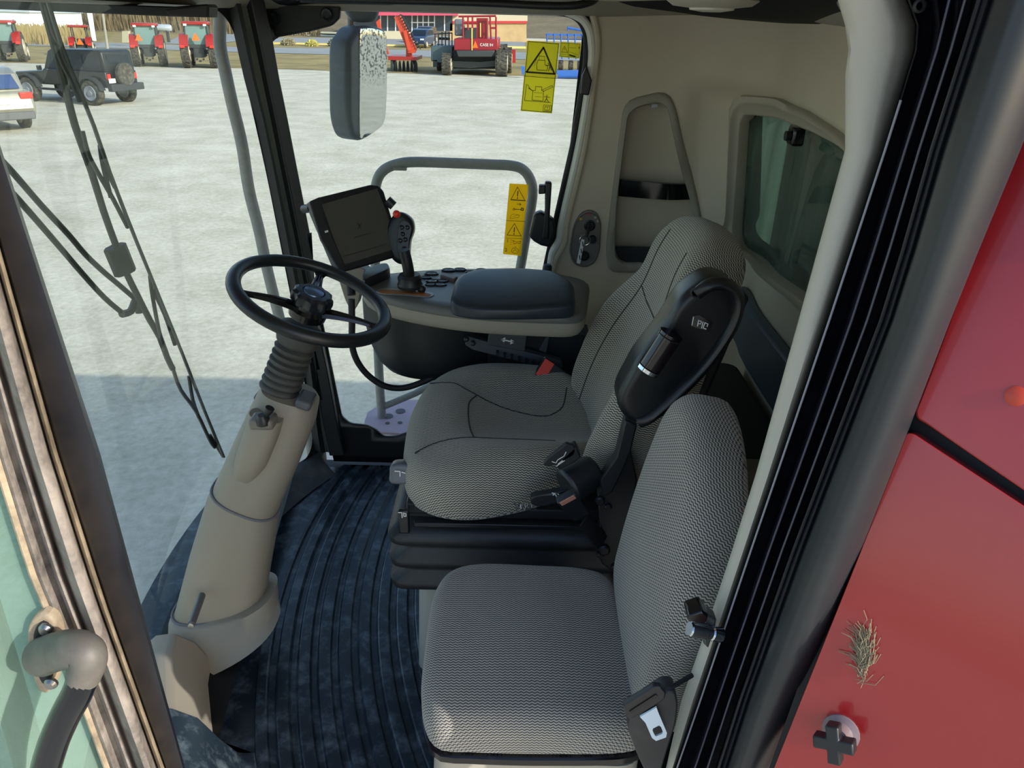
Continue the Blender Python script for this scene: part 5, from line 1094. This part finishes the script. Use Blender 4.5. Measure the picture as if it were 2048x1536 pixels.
def suv(name, label, u, v, ang, k, col, group=None, mirror=False):
    X_ = X(u, v, ang, k); t = thing(name, label, 'car', X_.o, group); paint = plain('paint_'+col, col, .3, coat=.6, metal=.3)
    for x_ in (-.78, .78):
        for y_ in (-1.35, 1.35): wheel(t, X_, (x_, y_, .34), .35, .22, lug=False)
    m = MB(); X_.prism(m, [(-2.2, .42), (-2.28, .6), (-2.22, .85), (-2.12, 1.05), (1.0, 1.02), (2.0, .86), (2.25, .65), (2.2, .35), (-2.1, .30)], 'x', -.88, .88); m.build('body', paint, t, bevel=.10, bseg=4)
    m = MB(); a = [(-2.12, 1.0), (-1.85, 1.45), (-1.5, 1.58), (-.2, 1.6), (.3, 1.5), (1.1, 1.0)]; X_.prism(m, a, 'x', -.74, .74); cbn = sub(m.build('cabin', paint, t, bevel=.08, bseg=3), t)
    for s_ in (-1, 1):
        m = MB(); X_.prism(m, [(-1.75, 1.08), (-1.6, 1.42), (-.2, 1.5), (.25, 1.42), (.8, 1.08)], 'x', s_*.74, s_*.755); m.build('side_window', M_win, cbn)
    m = MB(); m.prism([X_(-.62, -2.11, 1.1), X_(.62, -2.11, 1.1), X_(.55, -1.90, 1.44), X_(-.55, -1.90, 1.44)], X_.r @ V((0, -.02, .0))); m.build('rear_window', plain('blue_reflect_glass', '34466e', .1), cbn)  # blue reflection on the rear pane is put into its base colour
    m = MB(); m.prism([X_(-.68, 1.02, 1.06), X_(.68, 1.02, 1.06), X_(.58, .42, 1.46), X_(-.58, .42, 1.46)], X_.r @ V((0, .03, .02))); m.build('windscreen', M_win, cbn)
    for s_ in (-1, 1):
        m = MB(); X_.box(m, (s_*.70, -2.2, .92), (.32, .1, .16)); m.build('tail_lamp', plain('tail_red', 'd83028', .3), t, bevel=.02)
        m = MB(); X_.box(m, (s_*.64, 2.14, .74), (.34, .14, .14)); m.build('head_lamp', plain('lamp_white', 'd8dcdc', .3), t, bevel=.02)
    m = MB(); X_.box(m, (0, -2.27, .80), (.5, .02, .16)); X_.box(m, (0, 2.26, .52), (.5, .02, .12)); m.build('number_plate', M_white, t)
    m = MB(); X_.box(m, (0, -2.22, .42), (1.6, .14, .2)); m.build('rear_bumper', plain('bumper_dark', '55575a', .5), t, bevel=.03)
suv('silver_car', 'silver-beige estate car cut by the left edge of the frame', -44, 250, 50, 1.12, '918e80')
suv('parked_car', 'dark blue car parked in front of the shop, nearer of the two', 843, 95, 172, 1.3, '2c3c5c', 'cars in front of the shop')
suv('parked_car', 'dark car parked behind the blue one by the shop doors', 851, 86, 172, 1.35, '262b3c', 'cars in front of the shop')
# things traced at their own distance, with real depth
def pxplate(t, name, mat, pts, y, T, bevel=0): f_ = yfr(y); return plate(f_, px2(f_, pts), T).build(name, mat, t, bevel=bevel)
def rectp(a, b, c, d): return [(a, b), (c, b), (c, d), (a, d)]
B = thing('shop_building', 'long shop building with red roof band, glass front and tan brick end', 'building', at(870, 85, y=132))
pxplate(B, 'brick_wall', plain('brick_tan', 'c2a377', .8, noise=.12, nscale=.8), rectp(900, 47, 1053, 86), 132, 20)
pxplate(B, 'upper_wall', plain('wall_cream', 'c9bda4', .8), rectp(905, 20, 1055, 42), 132, 20)
pxplate(B, 'red_stripe', plain('shop_red', 'c23c3c', .6), rectp(905, 42, 1054, 47), 131.8, 20)
pxplate(B, 'red_roof_band', plain('roof_band', 'd0506a', .6), rectp(700, 2, 915, 31), 130, 22)
sfw = sub(pxplate(B, 'shop_front', plain('shop_glass', '3a4650', .15), rectp(700, 31, 905, 62), 132, 18), B)
pxplate(B, 'front_sill', plain('wall_cream', 'c9bda4', .8), rectp(690, 62, 830, 84), 131.6, 18)
for u in (760, 774, 790, 823, 834, 845, 856, 868, 888):
    pxplate(B, 'window_mullion', M_white, rectp(u, 31, u+2, 62), 131.9, .3)
pxplate(B, 'door_lintel', M_white, rectp(822, 44, 870, 46), 131.8, .3)
SH = thing('white_shed', 'pale metal shed at the upper left beyond the tractors', 'shed', at(20, 60, y=118))
pxplate(SH, 'shed_wall', plain('shed_white', 'dfe4e8', .5), [(-60, 18), (40, 20), (58, 24), (64, 56), (-60, 60)], 118, 14)
pxplate(SH, 'shed_roof', plain('shed_roof', 'b8c4d0', .4), [(-62, 12), (56, 18), (60, 25), (-62, 21)], 117.8, 14.4)
tk = thing('silver_tank', 'silver horizontal tank behind the clean tractor', 'tank', at(325, 62, y=96)); a, b = at(306, 55, y=96), at(340, 56, y=96)
MB().lathe(a, b-a, [(.05, -.2), (.3, -.12), (.38, 0), (.38, (b-a).length), (.3, (b-a).length+.12), (.05, (b-a).length+.2)], 20).build('tank_shell', plain('tank_silver', 'c8d0d4', .3, metal=.4), tk)
m = MB()
for q in (a.lerp(b, .2), a.lerp(b, .8)): m.box(V((q.x, q.y, (q.z+GZ)/2-.1)), (.15, .5, q.z-GZ-.1))
m.build('tank_legs', M_iron, tk)
sg = thing('roadside_sign', 'white post with a red sign board at the upper left', 'sign', at(187, 81, y=86))
pxplate(sg, 'sign_post', M_white, [(173, 22), (181, 22), (190, 82), (184, 81)], 86, .3); pxplate(sg, 'sign_board', plain('sign_red', 'd03028', .5), rectp(153, -14, 190, 6), 86, .3)
lp_ = thing('utility_pole', 'grey wooden pole by the road left of the clean tractor', 'pole', at(216, 104, y=70)); MB().tube([at(196, -40, y=70), at(216, 104, y=70)], .11, 10, smooth=False).build('pole_shaft', plain('pole_grey', '9a958a', .8), lp_)
eb = thing('utility_box', 'small tan utility box beside the road behind the tractors', 'utility box', at(250, 85, y=84)); pxplate(eb, 'box_case', plain('box_tan', 'b4ad90', .6), rectp(244, 62, 256, 85), 84, .5)
for u, v, r, lb in ((577, 91, .75, 'low brown shrub on the kerb, leftmost of three'), (625, 93, .65, 'low yellowish shrub on the kerb, middle of three'), (673, 93, .95, 'low green shrub on the kerb, beside the outside mirror')):
    c = G(u, v); t = thing('kerb_shrub', lb, 'shrub', c, 'shrubs along the yellow kerb'); m = MB(); random.seed(int(u))
    for i in range(160):
        d = V((random.gauss(0, 1), random.gauss(0, 1), abs(random.gauss(0, 1)))).normalized(); p = c+V((d.x*r, d.y*r, d.z*r*.8+.1))*random.uniform(.5, 1); q = d.orthogonal()*.12
        m.prism([p-q, p+q, p+d*.25], d.cross(q)*.5)
    m.build('twigs', plain('shrub%d' % u, {577: '8a8266', 625: 'b0a860', 673: '6e7450'}[u], .9), t, smooth=False)
# far combine harvester
D = 53.0
cbn_ = thing('combine_harvester', 'red combine harvester seen from behind, parked at the yard edge', 'harvester', at(950, 154, y=D))
M_cred = plain('combine_red', '8c1c28', .35)
pxplate(cbn_, 'rear_body', M_cred, [(908, 77), (996, 78), (996, 101), (908, 101)], D, 6.0, .05)
pxplate(cbn_, 'chassis', plain('chassis_black', '1c1e20', .6), rectp(906, 101, 996, 138), D+.8, 5.0)
pxplate(cbn_, 'rear_axle', M_iron, [(905, 122), (960, 124), (1000, 120), (1000, 132), (940, 136), (905, 134)], D+.3, .5)
pxplate(cbn_, 'engine_cover', M_cred, rectp(953, 36, 974, 78), D+1, 2.2); pxplate(cbn_, 'engine_block', M_iron, rectp(926, 56, 953, 78), D+1, 2.5)
pxplate(cbn_, 'air_intake', plain('intake_grey', '6c7074', .5), rectp(909, 38, 927, 72), D+1.2, 1.4, .1)
m = MB(); f_ = yfr(D+.6)
for ln in ([(926, 78), (926, 34)], [(936, 34), (936, 60)], [(945, 34), (945, 60)], [(917, 33), (992, 32)], [(982, 78), (980, 34)], [(992, 78), (992, 34)], [(980, 56), (993, 56)], [(926, 46), (955, 46)]): m.tube([at(u, v, y=D+.6) for u, v in ln], .06, 6, smooth=False)
m.build('deck_rails', M_cred, cbn_)
m = MB()
for u in (870, 877, 884, 891, 898, 904): m.tube([at(u, 93, y=D+2), at(u, 62+abs(u-890)*.3, y=D+2)], .04, 6, smooth=False)
m.tube([at(868, 68, y=D+2), at(905, 66, y=D+2)], .04, 6, smooth=False); m.build('ladder_rails', M_iron, cbn_)
pxplate(cbn_, 'fuel_tank', plain('tank_blue_grey', '44545c', .5), [(862, 92), (905, 92), (905, 124), (880, 126), (862, 122)], D+1, 2.5, .05)
pxplate(cbn_, 'side_step', M_iron, rectp(866, 120, 874, 134), D+1, .4)
pxplate(cbn_, 'straw_spreader', M_iron, [(912, 101), (990, 101), (984, 114), (916, 114)], D-.5, 1.0, .05)
pxplate(cbn_, 'side_reflector', M_red, rectp(1020, 99, 1031, 126), D+3, 1.5)
tri = pxplate(cbn_, 'warning_triangle', M_smv, [(945, 96), (956, 96), (951, 83), (950, 83)], D-.05, .05)
pxplate(cbn_, 'marker_strip', plain('marker_yellow', 'e0c868', .5), rectp(943, 56, 945, 101), D-.05, .05); pxplate(cbn_, 'marker_strip', plain('marker_yellow', 'e0c868', .5), rectp(960, 46, 962, 74), D+.9, .05)
f_ = yfr(D-.02); p_ = px2(f_, [(973, 90)])[0]; text('body_lettering', 'CASE IH', f_, p_, .24, M_white, cbn_, .01)
for u, w_, r_, dy in ((894, .6, .66, .0), (1003, .75, .80, .0), (1016, .5, .82, 3.2), (1007, .5, .9, 4.0), (882, .5, .85, 4.2)):
    c = at(u, 155, y=D+dy); c.z = GZ; XX = X(0, 300, 0, 1.0); XX.o = c; wheel(cbn_, XX, (0, 0, r_), r_, w_, 'wheel')
# red folding tillage implement
D = 55.0
ti = thing('tillage_implement', 'orange-red folded tillage implement with upright wing, left of the far combine', 'farm implement', at(806, 146, y=D))
pxplate(ti, 'wing_frame', M_org, [(788, 34), (800, 31), (833, 98), (830, 106), (816, 106)], D, .35)
m = MB()
for i in range(13):
    k = i/12; u = 797+36*k; v = 32+64*k; m.tube([at(u, v, y=D-.1), at(u+5, v-3, y=D-.1), at(u+8, v+2, y=D-.2)], .035, 5, smooth=False); m.tube([at(u-8, v+2, y=D+.5), at(u+8, v-2, y=D+.5)], .03, 5, smooth=False)
m.build('wing_tines', M_iron, ti)
pxplate(ti, 'main_frame', M_red, [(776, 112), (834, 114), (834, 121), (776, 120)], D, 3.0); pxplate(ti, 'centre_mast', M_org, [(812, 98), (822, 98), (824, 116), (812, 116)], D+.5, .4); pxplate(ti, 'wing_strut', M_org, [(806, 62), (812, 60), (822, 100), (816, 102)], D-.3, .2)
pxplate(ti, 'left_wing_tip', M_org, [(752, 44), (759, 38), (762, 60), (778, 108), (770, 110)], D+2.5, .3)
for i in range(7):
    u = 784+8*i; c = at(u, 134, y=D+.1); MB().lathe(c-V((.03, 0, 0)), (1, .4, 0), [(.05, 0), (.40, .02), (.40, .05), (.05, .07)], 16).build('disc_blade', M_iron, ti)
for u in (788, 828): c = at(u, 146, y=D+1.5); c.z = GZ; XX = X(0, 300, 0, 1); XX.o = c; wheel(ti, XX, (0, 0, .42), .42, .3, 'wheel', lug=False)
# blue implement at the far right
D = 60.0; M_blue = plain('implement_blue', '2f62b4', .45)
bi = thing('blue_cultivator', 'blue field cultivator frame with small wheels at the far right of the yard', 'farm implement', at(1130, 128, y=D))
pxplate(bi, 'rear_frame', M_blue, [(1092, 67), (1240, 70), (1240, 74), (1092, 71)], D, .2); pxplate(bi, 'rear_frame', M_blue, [(1092, 77), (1240, 80), (1240, 82), (1092, 79)], D+.6, .2)
m = MB()
for u in (1094, 1108, 1122, 1136, 1150, 1164, 1180, 1200): m.tube([at(u, 68, y=D), at(u, 80, y=D), at(u+2, 118, y=D+.3)], .05, 6, smooth=False)
m.build('shanks', M_blue, bi); m = MB(); m.tube([at(1136, 56, y=D+1), at(1240, 74, y=D+1)], .08, 6, smooth=False); m.tube([at(1136, 53, y=D+1), at(1136, 62, y=D+1)], .06, 6, smooth=False); m.build('drawbar', M_blue, bi)
for u in (1122, 1142, 1160, 1182): c = at(u, 124, y=D+1); XX = X(0, 300, 0, 1); XX.o = V((c.x, c.y, GZ)); wheel(bi, XX, (0, 0, .36), .36, .35, 'wheel', lug=False)
b3 = thing('blue_roller', 'low blue roller frame in front of the blue cultivator', 'farm implement', at(1140, 148, y=52))
pxplate(b3, 'roller_frame', M_blue, [(1114, 142), (1240, 140), (1240, 147), (1114, 149)], 52, .8); m = MB(); m.cyl(at(1116, 150, y=52.2), at(1240, 149, y=52.2), .2, n=16); m.build('roller_drum', M_blue, b3)
pxplate(b3, 'frame_end', M_blue, [(1042, 132), (1050, 134), (1050, 150), (1044, 149)], 52, .5)
# ------------------------------------------------------------------ light, camera
w = bpy.data.worlds.new('sky'); SC.world = w; w.use_nodes = True; nt = w.node_tree; nt.nodes.clear()
ob = nt.nodes.new('ShaderNodeOutputWorld'); bg = nt.nodes.new('ShaderNodeBackground'); sk = nt.nodes.new('ShaderNodeTexSky')
sk.sky_type = 'NISHITA'; sk.sun_disc = False; sk.sun_elevation = radians(26); sk.sun_rotation = math.atan2(.84, -.54); sk.air_density = 1.0; sk.dust_density = 1.2; sk.ozone_density = 1.0
nt.links.new(sk.outputs[0], bg.inputs[0]); bg.inputs[1].default_value = SKY; nt.links.new(bg.outputs[0], ob.inputs[0])
sd = bpy.data.lights.new('sun', 'SUN'); sd.energy = SUN; sd.angle = radians(.53); sd.color = (1, .95, .86)
so = bpy.data.objects.new('sun', sd); COL.objects.link(so); so.location = (20, -20, 20)
so.rotation_euler = V((-.84*cos(radians(26)), .54*cos(radians(26)), -sin(radians(26)))).to_track_quat('-Z', 'Y').to_euler()
cd = bpy.data.cameras.new('camera'); cd.sensor_width = 36; cd.lens = FPX/2048*36; cd.clip_start = .02; cd.clip_end = 2000
co = bpy.data.objects.new('camera', cd); COL.objects.link(co)
Mx = Matrix((RT, UP, -FW)).transposed().to_4x4(); Mx.translation = EYE; co.matrix_world = Mx; SC.camera = co
vs = SC.view_settings; vs.view_transform = 'Standard'; vs.look = 'None'; vs.gamma = 1; vs.use_curve_mapping = False; vs.exposure = EXPO
SC.cycles.transparent_max_bounces = 24; SC.cycles.max_bounces = 10
